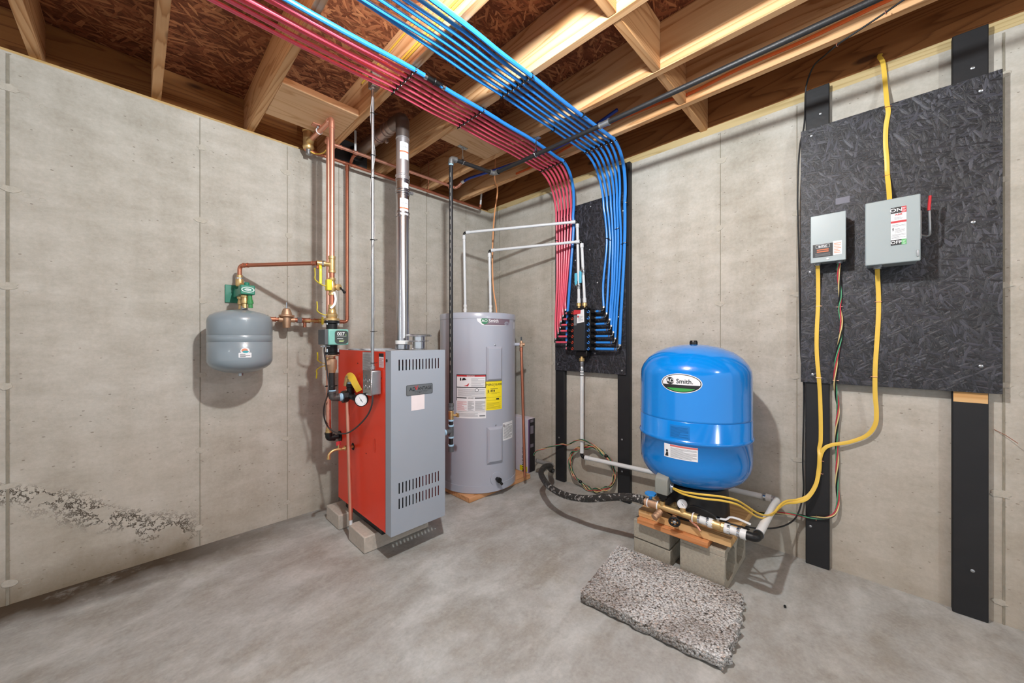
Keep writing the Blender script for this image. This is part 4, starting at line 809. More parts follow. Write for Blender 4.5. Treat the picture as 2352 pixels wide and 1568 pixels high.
def gauge(t, c, n, r, bez, lab=None):
    n = Vector(n).normalized(); mb = MB(); mb.lathe([(r * .7, -.022), (r * .98, -.018), (r * 1.1, -.004), (r * 1.1, .004), (r * 1.0, .005), (r * .98, .002), (.001, .002)], c, n, 28); obj('case', mb, bez, t)
    mb = MB(); mb.lathe([(r * .97, .002), (r * .97, .0028), (.001, .0028)], c, n, 28); di = obj('dial', mb, M['paper'], t, label='white dial with black ticks')
    up = Vector((0, 0, 1)); up = (up - n * up.dot(n)).normalized(); rt = up.cross(n).normalized()
    F = lambda u, v, h: tuple(c + rt * u + up * v + n * (.0028 + h))
    D = Decal(F)
    for k in range(21):
        a = math.radians(225 - k * 13.5); r0 = r * (.72 if k % 4 == 0 else .80); d = Vector((math.cos(a), math.sin(a))); e = Vector((-d.y, d.x)) * r * .012
        D.poly([tuple(d * r0 - e), tuple(d * r * .88 - e), tuple(d * r * .88 + e), tuple(d * r0 + e)], K, 1)
    d = Vector((-.42, .62)) * r; e = Vector((.62, .42)) * r * .035; D.poly([tuple(-d * .6 - e), tuple(d - e * .3), tuple(d + e * .3), tuple(-d * .6 + e)], K, 2); D.ell(0, 0, r * .08, r * .08, K, 2, 12)
    D.done('scale_print', di); return di
gauge(t, gc, gn, .033, M['black'])
mb = MB(); mb.cyl(gc - gn * .02, Vector((SX + .088, SY - .112, ez2 + .004)), .009, 12); obj('stem', mb, M['black'], t)
t = thing('relief_valve', 'brass relief valve with yellow tag and copper pipe down to the floor', 'relief valve', (-1.62, -.52, .12))
q = Vector((SX + .105, SY - .004, ez2 + .050))
mb = MB(); mb.lathe([(.016, 0), (.024, .004), (.025, .018), (.021, .024)], q, n=18); obj('black_reducer', mb, M['castiron'], t); mb = MB(); mb.lathe([(.018, 0), (.018, .010)], q + Vector((0, 0, .024)), n=16); obj('thread_tape', mb, M['tape'], t)
mb = MB(); mb.lathe([(.016, .032), (.020, .036), (.020, .056), (.014, .064), (.010, .08)], q, n=18); mb.tube(fillet([q + Vector((0, 0, .06)), q + Vector((-.012, .02, .068)), q + Vector((-.018, .03, .01))], .014, 5), .012, 12); rv_ = obj('valve_body', mb, M['brass'], t)
mb = MB(); mb.ribbon([q + Vector((.010, -.10, -.012)), q + Vector((-.008, -.085, .03)), q + Vector((-.012, -.05, .065)), q + Vector((-.014, .0, .072)), q + Vector((-.018, .035, .04))], .040, .0008, (-1, -.4, .5), 6); obj('yellow_tag', mb, P('E0B93A', .45, name='amber_tag'), rv_, label='curled amber tag')
dp0 = Vector((-1.610, -.490, .875)); dp1 = Vector((-1.612, -.548, .118))
mb = MB(); mb.tube([dp0, dp1], .0113, 16); mb.lathe([(.013, 0), (.013, .026)], dp0, dp1 - dp0, 16); obj('discharge_pipe', mb, M['copper'], t, label='copper discharge pipe')
mb = MB(); mb.tube([dp1, dp1 + Vector((0, -.003, -.045))], .0088, 14); obj('white_tip', mb, M['whitepex'], t, label='pale end near the floor')
t = thing('drain_cock', 'small brass drain spigot on the lower red side of the boiler', 'drain valve', (-1.64, -.48, .52))
o_ = onX(811, 1025, BX0 - .003)
mb = MB(); mb.cyl(o_, o_ + Vector((-.075, 0, -.001)), .0085, 12); mb.lathe([(.012, .03), (.014, .034), (.014, .05), (.010, .054)], o_, (-1, 0, 0), 14); mb.tube([o_ + Vector((-.07, 0, 0)), o_ + Vector((-.11, .0, .001)), o_ + Vector((-.135, 0, -.014)), o_ + Vector((-.14, 0, -.035))], .0075, 12, 4); mb.lathe([(.010, 0), (.010, .012)], o_ + Vector((-.14, 0, -.045)), n=12); mb.cyl(o_ + Vector((-.085, 0, 0)), o_ + Vector((-.085, 0, .03)), .004, 8); obj('spigot', mb, M['brass'], t)
mb = MB(); mb.cbox(o_ + Vector((-.085, 0, .036)), (.026, .006, .022)); obj('handle', mb, M['inkr'], t, label='small red handle')
# ---- expansion line, fill valve, feed line
ex = onY(545, 614, -.095)
t = thing('copper_pipe', 'horizontal copper pipe from the expansion tank fittings to the front riser', 'copper pipe', (-1.9, -.3, 1.6))
mb = MB(); a = Vector((EC[0] + .012, -.095, tz + .002)); b = Vector((SX - .075, SY + .012, tz))
mb.tube(fillet([(a.x, a.y, tz - .055), (a.x, a.y, tz), b], .028, 8), .0111, 16); dd = (b - Vector((a.x, a.y, tz))).normalized(); coupling(mb, Vector((a.x, a.y, tz)) + dd * .025, Vector((a.x, a.y, tz)) + dd * .055, .0126); coupling(mb, b - dd * .028, b, .0126); obj('pipe', mb, M['copper_d'], t)
mb = MB(); coupling(mb, b, Vector((SX - .036, SY, tz)), .0155); vb = obj('ball_valve', mb, M['brass'], t); mb = MB(); mb.cyl(Vector((SX - .050, SY + .004, tz)) , Vector((SX - .042, SY, tz)), .0175, 6); obj('steel_nut', mb, M['galv'], vb)
mb = MB(); p = b + Vector((.005, 0, -.01)); mb.cyl(p, p + Vector((-.005, -.004, -.022)), .007, 10); obj('red_knob', mb, M['copper_d'], vb)
lever('lever_handle', b + Vector((.012, -.010, -.014)), (-.004, -.020, -.004), (0, 0, -1), .10, t)
ax_, ay_ = a.x, a.y
t = thing('fill_valve', 'green fill valve and backflow body with brass fittings above the grey tank', 'fill valve', (ax_, ay_, 1.36))
mb = MB(); mb.lathe([(.011, 0), (.014, .002), (.014, .018), (.018, .022), (.020, .035), (.020, .060), (.016, .068)], (ax_, ay_, tz - .055), (0, 0, -1), 16); mb.cyl((ax_, ay_, tz - .11), (ax_ + .032, ay_ - .06, tz - .125), .013, 12); mb.sphere((ax_ + .03, ay_ - .058, tz - .125), .016, 12, 8); obj('brass_elbow', mb, M['brass'], t)
mb = MB(); mb.cyl((ax_, ay_, tz - .082), (ax_, ay_, tz - .072), .0205, 6); obj('steel_nut', mb, M['galv'], t)
z2 = tz - .155
w0, w1 = onY(517, 653, -.012), onY(534, 695, -.012)
mb = MB(); mb.box((w0.x, -.012, w1.z), (w1.x + .045, -.0005, w0.z)); mb.box((w1.x + .005, -.05, w1.z + .05), (w1.x + .03, -.01, w0.z - .02)); obj('wall_bracket', mb, M['green'], t, bevel=.002, label='green wall bracket')
mb = MB(); mb.box((ax_ - .022, ay_ - .105, z2 - .030), (ax_ + .018, ay_ + .05, z2 + .012)); gb = obj('valve_body', mb, M['green'], t, bevel=.004)
mb = MB(); mb.box((ax_ - .024, ay_ - .175, z2 - .028), (ax_ + .042, ay_ - .106, z2 + .024)); mb.cyl((ax_ + .01, ay_ - .14, z2 + .02), (ax_ + .01, ay_ - .14, z2 + .042), .013, 12); gh = obj('valve_head', mb, M['green'], t, bevel=.004)
D = Decal(planeY(ay_ - .175, ax_ + .009, z2 - .002), .001); D.ell(0, 0, .030, .015, Pp, 0); D.ell(0, 0, .026, .012, M['green'], 1); D.ell(0, 0, .016, .006, Pp, 2); D.lines(-.012, -.003, .012, .003, 1, M['green'], 3, .5); D.done('oval_mark', gh, 'white oval mark')
for dy, m_ in ((-.025, 'brass'), (-.135, 'brass')):
    mb = MB(); mb.lathe([(.018, 0), (.018, .012), (.013, .014), (.016, .03), (.016, .044), (.011, .048), (.013, .07)], (ax_ + .002, ay_ + dy, z2 - .030), (0, 0, -1), 14); obj('brass_union', mb, M[m_], t)
mb = MB(); mb.cyl((ax_ + .022, ay_ - .15, z2 - .03), (ax_ + .026, ay_ - .15, z2 - .10), .011, 12); mb.cyl((ax_ + .022, ay_ - .15, z2 - .058), (ax_ + .026, ay_ - .15, z2 - .078), .015, 12); obj('green_cap', mb, P('3E8A4E', .3, name='leaf_green'), t, label='leaf green cap')
mb = MB(); mb.lathe([(.024, 0), (.022, .008), (.016, .012), (.016, .03)], (ax_ + .006, EC[1] + .01, e1 + .030), n=18); obj('tank_nipple', mb, M['galv'], t)
PY = -.098
t = thing('feed_line', 'brass feed line with a bell shaped pressure regulator beside the grey tank', 'feed line', (-1.75, PY, 1.30))
xx = [onY(v_, 735, PY).x for v_ in (620, 643, 660, 672, 700, 722, 740)]
mb = MB(); mb.cyl((xx[0] - .12, PY, FZ), (TX - .098, PY + .004, FZ), .0111, 14)
for k in (0, 3, 5): coupling(mb, (xx[k], PY, FZ), (xx[k] + .03, PY, FZ), .014)
mb.cyl((xx[4], PY, FZ), (xx[4], PY, FZ - .045), .010, 12); coupling(mb, (xx[4] - .02, PY, FZ), (xx[4] + .03, PY, FZ), .0155); obj('pipe', mb, M['copper_d'], t)
mb = MB(); mb.lathe([(.012, 0), (.019, .001), (.019, .026), (.012, .027)], (xx[4] - .046, PY, FZ), (1, 0, 0), 6); obj('steel_nut', mb, M['galv'], t)
rx = onY(658, 735, PY).x
mb = MB(); mb.lathe([(.012, -.052), (.020, -.050), (.024, -.018), (.026, .0), (.026, .014), (.043, .020), (.043, .028), (.030, .032), (.026, .050), (.020, .066), (.010, .072)], (rx, PY - .004, FZ), n=22); mb.cyl((rx - .045, PY, FZ), (rx + .045, PY, FZ), .0165, 14); obj('regulator', mb, M['bronze'], t)
mb = MB(); mb.cyl((rx, PY - .004, FZ + .07), (rx, PY - .004, FZ + .108), .0045, 8); obj('adjusting_screw', mb, M['steel'], t)
mb = MB(); q0 = Vector((xx[5] + .04, PY - .01, FZ)); mb.cyl(q0 - Vector((.02, 0, 0)), q0 + Vector((.025, 0, 0)), .015, 12); mb.cyl(q0 + Vector((-.11, -.01, -.008)), q0, .007, 8); obj('ball_valve', mb, M['brass'], t)
mb = MB(); mb.cbox(q0 + Vector((.0, -.022, .0)), (.012, .005, .05)); obj('lever_handle', mb, M['yellow'], t)

# ================================================================ conduit, switch box and control wiring
CXc, CYc = -1.604, -.815
t = thing('conduit', 'thin metal conduit dropping from the joist to the switch box on the boiler', 'conduit', (CXc, CYc, .98))
jb0, jb1 = onX(834, 904, -1.632), onX(852, 852, -1.632)
mb = MB(); mb.cyl((CXc, CYc, jb1.z + .035), (CXc, CYc, 2.535), .0082, 14); obj('tube', mb, M['galv'], t)
mb = MB(); mb.lathe([(.012, 0), (.014, .002), (.014, .018), (.0095, .02), (.0095, .03)], (CXc, CYc, jb1.z + .004), n=14); obj('connector', mb, M['galv'], t)
wz = [sz_(v_, 1.94) for v_ in (213, 255, 352, 404, 548, 761, 834)]
mb = MB(); mb.tube([(CXc - .0115 * math.sin(k * .7), CYc - .0115 * math.cos(k * .7), 2.50 - k * .045) for k in range(35)] + [(CXc - .02, CYc - .01, jb1.z + .02)], .0016, 6, 2); obj('bell_wire', mb, P('8E8A88', .5, name='grey_wire'), t)
for z in wz[1:]:
    mb = MB(); mb.torus((CXc, CYc, z), (0, 0, 1), .0115, .0018, 14, 5); mb.cyl((CXc + .010, CYc - .008, z), (CXc + .020, CYc - .014, z + .002), .0015, 5); obj('zip_tie', mb, M['black'], t)
t = thing('junction_box', 'small metal box fixed to the side of a joist at the top of the conduit', 'junction box', (-1.59, CYc, 2.5))
mb = MB(); mb.box((-1.616, CYc - .022, 2.52), (-1.5745, CYc + .028, 2.600)); mb.lathe([(.014, 0), (.014, .012), (.010, .014)], (CXc, CYc, 2.507), n=12); obj('box', mb, M['galv'], t, bevel=.002)
t = thing('switch_box', 'galvanised electrical box with blank cover on the red boiler side', 'junction box', (-1.6, -.8, .88))
mb = MB(); mb.box((-1.6285, jb1.y, jb0.z), (BX0 - .0035, jb0.y, jb1.z)); obj('box', mb, M['galv'], t, bevel=.005)
mb = MB(); y_ = (jb0.y + jb1.y) / 2; mb.box((-1.6325, jb1.y - .002, jb0.z - .002), (-1.629, jb0.y + .002, jb1.z + .002)); obj('cover', mb, M['steel'], t, bevel=.002)
for dy in (-.022, .022):
    for dz in (-.022, .012): mb = MB(); mb.torus((-1.6335, y_ + dy, (jb0.z + jb1.z) / 2 + dz), (1, 0, 0), .011, .0015, 16, 5); obj('knockout_ring', mb, M['galv'], t)
mb = MB(); mb.cbox((-1.6335, y_ + .006, (jb0.z + jb1.z) / 2 + .03), (.003, .008, .02)); obj('switch_slot', mb, M['dkgrey'], t)
t = thing('control_cable', 'black cable looping from the pump down and up to the metal switch box', 'cable', (-1.66, -.6, .7))
pts = [(SX - .060, SY - .06, pz0 - .005), (SX - .062, SY - .062, pz0 - .04), (SX - .045, SY - .045, 1.02), (SX - .030, SY - .03, .93), (SX - .034, SY - .03, .86)]
for q in ((745, 930), (744, 955), (752, 978), (769, 992), (795, 995), (820, 980), (843, 955), (854, 930), (856, 908)): p = onX(*q, -1.66); pts.append((p.x, p.y, p.z))
mb = MB(); mb.tube(pts, .0042, 8, 5); obj('cable', mb, P('3A3638', .5, name='dark_grey_cable'), t)
mb = MB(); mb.torus((SX - .004, SY - .005, .905), (0, 0, 1), .031, .002, 16, 5, u=(1, 0, 0)); mb.cyl((SX - .03, SY - .02, .905), (SX - .046, SY - .024, .906), .0018, 6); obj('zip_tie', mb, M['black'], t)
mb = MB(); mb.cyl((SX - .060, SY - .06, pz0 - .012), (SX - .060, SY - .06, pz0 - .001), .013, 10); mb.cbox((SX - .058, SY - .060, pz0 - .007), (.05, .012, .006)); obj('connector', mb, M['galv'], t)

# ================================================================ black gas pipe
GZ = 2.380; GX, GY = -.668, -.765; VX, VY = -1.022, -.722; rg_ = .0134
t = thing('gas_pipe', 'black steel gas pipe along the joists, turning down beside the water heater', 'gas pipe', (VX, VY, .43))
p1 = Vector((-.655, -1.66, GZ)); far = Vector((-.640, -5.2, GZ))
mb = MB(); mb.tube([Vector((GX, GY - .03, GZ)), p1], rg_, 16); obj('long_pipe', mb, M['iron'], t)
mb = MB(); mb.tube([p1 + Vector((0, -.03, 0)), far], rg_, 16); obj('long_pipe', mb, M['iron'], t)
mb = MB(); mb.lathe([(rg_, -.035), (rg_ * 1.35, -.034), (rg_ * 1.35, -.028), (rg_ * 1.2, -.026), (rg_ * 1.2, .018), (rg_ * 1.4, .020), (rg_ * 1.4, .028), (rg_, .029)], p1, (0, -1, 0), 18); obj('coupling', mb, M['galv'], t, label='galvanised coupling')
elb = Vector((GX, GY, GZ)); dv_ = (Vector((VX, VY, GZ)) - elb).normalized()
mb = MB(); elbow(mb, elb, (0, -1, 0), dv_, rg_ * 1.25, .042); obj('elbow', mb, P('8C8B8A', .4, .7, .2, 40, .3, name='dull_galv'), t)
mb = MB(); mb.tube([elb + dv_ * .03, Vector((VX, VY, GZ)) - dv_ * .03], rg_, 16); obj('short_pipe', mb, M['iron'], t)
mb = MB(); elbow(mb, (VX, VY, GZ), -dv_, (0, 0, -1), rg_ * 1.3, .040); obj('elbow', mb, P('8C8B8A', .4, .7, .2, 40, .3, name='dull_galv'), t)
mb = MB(); mb.cyl((VX, VY, GZ - .048), (VX, VY, GZ - .036), rg_ * 1.12, 14); obj('thread_tape', mb, M['tape'], t)
def gz(py): return CAM.z + (HY - py) * 2.455 / FPX
mb = MB(); mb.cyl((VX, VY, gz(925)), (VX, VY, GZ - .04), rg_, 16); obj('drop_pipe', mb, M['iron'], t)
D = Decal(cylmap((VX, VY), rg_, math.atan2(CAM.y - VY, CAM.x - VX) - .35, 1.5), .0004)
for k in range(26): D.rect(-.002, -.55 + k * .052, .002, -.55 + k * .052 + (.03 if k % 3 else .016), P('77726C', .6, name='stencil_grey'), 0, 1)
D.done('stencil_print', t, 'faint stencilled print down the pipe')
mb = MB(); z0 = gz(941); mb.lathe([(.014, 0), (.018, .001), (.018, .014), (.0165, .016), (.0165, .024), (.019, .026), (.019, .046), (.014, .048)], (VX, VY, z0), n=8); obj('union', mb, M['dkgrey'], t)
mb = MB(); z0 = gz(962); mb.lathe([(.015, 0), (.018, .002), (.017, .016), (.019, .028), (.017, .040), (.018, .052), (.015, .056)], (VX, VY, z0), n=16); mb.cyl((VX, VY, z0 + .028), (VX + .028, VY - .028, z0 + .028), .008, 10); gv = obj('gas_valve', mb, M['brass'], t)
mb = MB(); mb.cbox((VX + .030, VY - .030, z0 + .028), (.012, .026, .026)); obj('handle', mb, M['brass'], gv, bevel=.002)
tzz = gz(989)
for za_, zb_2 in ((gz(976), gz(963)), (gz(1020), gz(1003))): mb = MB(); mb.cyl((VX, VY, za_), (VX, VY, zb_2), rg_, 14); obj('nipple', mb, M['iron'], t)
mb = MB(); mb.cyl((VX, VY, tzz - .034), (VX, VY, tzz + .034), rg_ * 1.3, 16); mb.cyl((VX, VY, tzz), (VX - .045, VY, tzz), rg_ * 1.25, 14); obj('tee', mb, M['dkgrey'], t)
for z in (tzz + .038, tzz - .040, gz(964), gz(1021)): mb = MB(); mb.cyl((VX, VY, z - .005), (VX, VY, z + .005), rg_ * 1.4, 14); obj('thread_tape', mb, M['tape'], t)
mb = MB(); mb.cyl((VX - .046, VY, tzz), (VX - .058, VY, tzz), rg_ * 1.5, 14); obj('thread_tape', mb, M['tape'], t)
mb = MB(); mb.cyl((VX - .058, VY, tzz), (BX1 + .003, VY, tzz), rg_, 14); obj('branch_pipe', mb, M['iron'], t)
mb = MB(); mb.cyl((VX, VY, gz(1036)), (VX, VY, gz(1022)), rg_ * 1.3, 14); obj('cap', mb, M['dkgrey'], t)
for (hx, hy, lab) in ((-.672, -1.165, 'split ring hanger with plate on a joist, among the red tubes'), (-.938, -.739, 'split ring hanger with plate on the flat board, nearest the pipe elbow')):
    t = thing('pipe_hanger', lab, 'pipe hanger', (hx, hy, 2.478), 'split ring hangers of the gas pipe')
    zp = 2.4785 if hx > -.8 else 2.4795
    mb = MB(); 
    if hx > -.8: mb.box((hx - .014, hy - .035, zp - .003), (hx + .014, hy + .035, zp))
    else: mb.box((hx - .035, hy - .014, zp - .003), (hx + .035, hy + .014, zp))
    obj('plate', mb, M['galv'], t); mb = MB(); mb.cyl((hx, hy, GZ + .02), (hx, hy, zp - .003), .0045, 10); mb.cyl((hx, hy, zp - .014), (hx, hy, zp - .003), .008, 8); mb.cyl((hx, hy, GZ + .016), (hx, hy, GZ + .034), .008, 8); obj('rod', mb, M['steel'], t)
    mb = MB(); mb.torus((hx, hy, GZ), (0, 1, 0) if hx > -.8 else dv_, rg_ + .003, .0035, 20, 6); mb.cbox((hx + (.02 if hx > -.8 else 0), hy - (0 if hx > -.8 else .02), GZ), (.012, .012, .008)); mb.cbox((hx - (.02 if hx > -.8 else 0), hy + (0 if hx > -.8 else .02), GZ), (.012, .012, .008)); obj('ring', mb, M['steel'], t)
# ================================================================ manifold and its tubes
PWX = -.070
mu0, mu1 = onX(1318, 760, -.145).y, onX(1343, 760, -.145).y     # black centre box, left and right edge
mzt, mzb = onX(1330, 712, -.145).z, onX(1330, 805, -.145).z
t = thing('manifold', 'black tubing manifold with red and blue ports on the small black board', 'manifold', (-.1, -1.12, 1.2))
mb = MB(); mb.box((-.150, mu1, mzb), (-.0505, mu0, mzt)); cb = obj('centre_box', mb, P('2A2B2E', .45, 0, .1, name='manifold_black'), t, bevel=.003)
ze = onX(1330, 820, -.12).z
mb = MB(); mb.box((-.118, mu1 - .030, mzb + .002), (-.052, mu1 - .001, mzt - .002)); mb.box((-.120, mu1 - .002, mzb - .045), (-.06, mu0 + .0, mzb - .0005)); mb.box((-.118, mu1 - .002, mzt + .0005), (-.06, mu0, mzt + .022)); obj('chamber', mb, M['black'], t, bevel=.006)
PL = [719, 732.5, 745.7, 759.5, 772.5, 786, 800]; PRt = [715.8, 730.4, 744.4, 758.2, 772.2, 786.2, 800.5]
plz = [onX(1308, v, -.10).z for v in PL]; prz = [onX(1352, v, -.10).z for v in PRt]
RO = P('C8452E', .4, name='red_port'); BO = P('3F7FD0', .4, name='blue_port')
LPY = onX(1306, 760, -.10).y; RPY = onX(1367, 760, -.10).y
for z in plz:
    mb = MB(); mb.cyl((-.10, mu0 - .01, z), (-.10, LPY, z), .0135, 12); mb.cyl((-.10, LPY + .006, z), (-.10, LPY - .010, z), .017, 8); pt = obj('port', mb, M['black'], t, label='black port with a red valve slot')
    mb = MB(); c = Vector((-.1145, mu0 + .036, z)); mb.torus(c, (1, 0, 0), .0085, .0028, 12, 5, .6, 5.6); obj('port_valve', mb, RO, pt)
for z in prz:
    mb = MB(); mb.cyl((-.10, mu1 - .02, z), (-.10, RPY, z), .0135, 12); mb.cyl((-.10, RPY + .004, z), (-.10, RPY + .03, z), .017, 8); pt = obj('port', mb, M['black'], t, label='black port with a blue valve slot')
    mb = MB(); c = Vector((-.1195, mu1 - .014, z)); mb.torus(c, (1, 0, 0), .009, .003, 12, 5, .6, 5.6); obj('port_valve', mb, BO, pt)
iy0, iy1 = onX(1330, 698, -.10).y, onX(1343, 698, -.10).y; zb_n = mzt + .022
for y in (iy0, iy1):
    mb = MB(); mb.lathe([(.010, 0), (.010, .010), (.019, .012), (.019, .034), (.012, .036)], (-.10, y, zb_n), n=10); obj('brass_nut', mb, M['brass'], t)
yb_ = onX(1336.5, 826, -.10).y
mb = MB(); mb.lathe([(.012, 0), (.012, .012), (.021, .014), (.021, .036), (.012, .038)], (-.10, yb_, mzb - .045), (0, 0, -1), 10); obj('brass_nut', mb, M['brass'], t)
D = Decal(planeX(-.150, (mu0 + mu1) / 2, (mzt + mzb) / 2), .0008); wm = (mu0 - mu1) / 2; hm = (mzt - mzb) / 2
F_ = lambda u, v: (u * wm, v * hm)
D.poly([F_(-.35, .35), F_(1.0, .40), F_(.95, 1.02), F_(-.25, .98)], Pp, 2); D.lines(-.1 * wm, .45 * hm, .8 * wm, .72 * hm, 7, G, 3, .3, 31); D.poly([F_(-.95, .78), F_(.35, .82), F_(.38, 1.0), F_(-.9, 1.02)], M['inkr'], 4); D.ell(-.1 * wm, .68 * hm, .007, .008, M['inkr'], 4); D.rect(-.9 * wm, .25 * hm, -.4 * wm, .75 * hm, P('6a6c70', .5, name='grey_print'), 1); D.done('tags', cb, 'white instruction card and red tag')
# ---- tubes
def tube_line(i, side, n):
    """one supply tube: along the ceiling, round the bend, down the board to its elbow and stub"""
    left = side == 'L'
    if left: yA = [-.940 - .0365 * i for _ in range(1)][0]
    else: yA = -1.325 - .0345 * i
    big = (i == 6); r = .0108 if big else .0083
    mat = M['blue_pex'] if (not left or big) else M['red_pex']
    wr_ = random.Random(50 + i + (0 if left else 20))
    pts = []
    for x, sag in ((-6.2, 0), (-4.4, .015), (-3.6, .004), (-2.8, wr_.uniform(.0, .022)), (-2.0, wr_.uniform(0, .018)), (JX[3], 0), ((JX[3] + JX[2]) / 2, .004), (JX[2], 0), ((JX[2] + JX[1]) / 2, .003), (JX[1], .001)):
        pts.append((x, yA + (wr_.uniform(-.012, .012) if sag > .003 and x < -1.9 else 0), 2.4785 - r - .004 - sag))
    if left:
        top = [1278.8, 1285, 1291, 1297.7, 1304.6, 1311.5, 1317.3][i]; mid = [1279.8, 1285, 1289.8, 1294.4, 1298.5, 1302.8, 1309.5][i]; low = [1276, 1281.3, 1285.8, 1288.5, 1293, 1298.5, 1304][i]
        e = [(1274, 778), (1280, 767), (1284.7, 753), (1286.4, 741), (1291.3, 727), (1296.7, 715), (1297.4, 793)][i]; pz = [plz[5], plz[4], plz[3], plz[2], plz[1], plz[0], plz[6]][i]
        seq = [(top, 527), (mid, 640), (low, min(e[1] - 25, 735)) if i < 6 else (1303, 735)]
    else:
        top = [1390.7, 1398, 1407.5, 1413.7, 1420, 1426, 1435.5][i]; m1 = [1394, 1401.6, 1407.6, 1413.7, 1419.6, 1426.3, 1434.6][i]; mid = [1385.5, 1397, 1405.7, 1410.3, 1416, 1421.7, 1430.3][i]
        e = [(1384.5, 706), (1391, 719), (1398, 738), (1401.5, 750), (1406.5, 761), (1411, 775), (1421, 788.5)][i]; pz = prz[i]
        top = [1385, 1393, 1402.5, 1410.5, 1417, 1422.5, 1437][i]; t5 = top + (m1 - top) * .35; seq = [(top + (m1 - top) * .62, 503), (m1, 560), (mid, 652)]
        if e[1] > 730: seq.append((mid + (e[0] - mid) * .45, (652 + e[1]) / 2 + 5))
    ywall = onX(top, 520, PWX).y if left else onX(t5, 475, PWX).y
    yb0 = [(-.927, -1.140), (-1.324, -1.544)][0 if left else 1]; yB = yb0[0] + (yb0[1] - yb0[0]) * i / 6
    pts += [(JX[0] - .05, yB + .004, 2.4785 - r - .006), (JX[0] + .01, yB, 2.468 - r), (-.225, yB + (ywall - yB) * .25, 2.418), (-.145, yB + (ywall - yB) * .5, 2.335), (-.094, yB + (ywall - yB) * .8, 2.23), (-.076, ywall, 2.14)]
    for q in seq: p = onX(q[0], q[1], PWX); pts.append((p.x, p.y, p.z))
    ex_ = -.100 if not (left and big) else -.072; pe = onX(e[0], e[1], -.094)
    ez_ = pz if not (left and big) else plz[6]
    pts.append((-.080 if not (left and big) else -.070, pe.y, ez_ + .030))
    nm = ('red' if left and not big else 'blue')
    if left: lab = ('single blue water tube at the right edge of the red bundle' if big else
        'red water tube ' + ['leftmost of the red bundle', 'second from the left in the red bundle', 'third from the left in the red bundle', 'fourth from the left in the red bundle', 'fifth from the left in the red bundle', 'rightmost red one, next to the single blue tube'][i])
    else: lab = 'blue water tube, ' + ['leftmost of the right hand bundle', 'second from the left in the right hand bundle', 'third from the left in the right hand bundle', 'middle one of the seven in the right hand bundle', 'fifth from the left in the right hand bundle', 'second from the right in the right hand bundle', 'thick outermost one of the right hand bundle'][i if i < 3 else i]
    t = thing('water_tube', lab, 'tube', (-.08, yB, 1.2), 'red and blue water tubes')
    mb = MB(); mb.tube(pts, r, 10, 5); obj('tube', mb, mat, t)
    ep = Vector((pts[-1][0], pe.y, ez_)); d = -1 if left else 1; py_ = LPY if left else RPY
    mb = MB(); mb.tube(fillet([(ep.x, ep.y, ez_ + .034), (ep.x - .012, ep.y, ez_), (-.10, ep.y + d * .020, ez_)], .012, 5), .0075, 10); obj('elbow_fitting', mb, M['black'], t)
    mb = MB(); mb.cyl((ep.x - .002, ep.y, ez_ + .022), (ep.x, ep.y, ez_ + .034), r + .0022, 12); obj('crimp_ring', mb, M['steel'], t)
    y1_ = ep.y + d * .014
    if (py_ - y1_) * d > .02:
        mb = MB(); mb.cyl((-.10, y1_, ez_), (-.10, py_ , ez_), r, 12); obj('stub', mb, M['red_pex'] if left else mat, t)
        for yy in (y1_ + d * .002, py_ - d * .010): mb = MB(); mb.cyl((-.10, yy, ez_), (-.10, yy + d * .009, ez_), r + .002, 12); obj('crimp_ring', mb, M['steel'], t)
    else:
        mb = MB(); mb.cyl((-.10, ep.y + d * .006, ez_), (-.10, py_, ez_), r, 12); obj('stub', mb, M['red_pex'] if left else mat, t)
    return pts
LT = [tube_line(i, 'L', 7) for i in range(7)]
RT = [tube_line(i, 'R', 7) for i in range(7)]
# tie straps across the bundles
def straprow(lab, x, ys, z, r, grp='black tie straps'):
    t = thing('tie_strap', lab, 'tie strap', (x, ys[0], z), grp)
    mb = MB(); a, b = ys[0], ys[-1]; rd = random.Random(int(abs(x) * 1000) + len(ys))
    mb.tube([(x + .004 * math.sin(k * 1.9), a + (b - a) * k / 18 + (0 if 0 < k < 18 else (.014 if k == 0 else -.016)), z - r - .003 - .0015 * math.sin(k * 2.3)) for k in range(19)], .0028, 6)
    for y in ys: mb.torus((x, y, z), (1, 0, 0), r + .002, .0024, 12, 5)
    obj('strap', mb, M['black'], t)
    for y in [q + (ys[1] - ys[0]) * .5 for q in ys[:-1]] + [b - .016]:
        mb = MB(); mb.sphere((x + rd.uniform(-.003, .003), y, z - r - .006), .0032, 8, 5); obj('tie_head', mb, M['steel'], t)
yl = [-.940 - .0365 * i for i in range(7)]; yr = [-1.325 - .0345 * i for i in range(7)]
straprow('row of black ties across the red bundle, farthest from the manifold', JX[3] + .0, yl, 2.466, .0085)
straprow('row of black ties across the red bundle at the third joist', JX[2], yl, 2.466, .0085)
straprow('row of black ties across the red bundle at the start of its bend', JX[0] + .005, [-.927 - .0355 * i for i in range(7)], 2.462, .0085)
straprow('row of black ties across the blue bundle, farthest from the manifold', JX[2] - .01, yr, 2.466, .0085)
straprow('row of black ties across the blue bundle at the start of its bend', JX[0] + .005, [-1.324 - .0367 * i for i in range(7)], 2.462, .0085)
for (y, x, lab) in ((yr[0], JX[1], 'single black tie on the inner edge of the blue bundle'), (yr[6], JX[1], 'single black tie on the outer edge of the blue bundle')):
    mb = MB(); mb.torus((x, y, 2.466), (1, 0, 0), .012, .0032, 14, 6); mb.cyl((x, y, 2.452), (x, y + .03 * (1 if y > -1.4 else -1), 2.456), .003, 6); tag(obj('tie_strap', mb, M['black']), lab, 'tie strap', 'black tie straps')
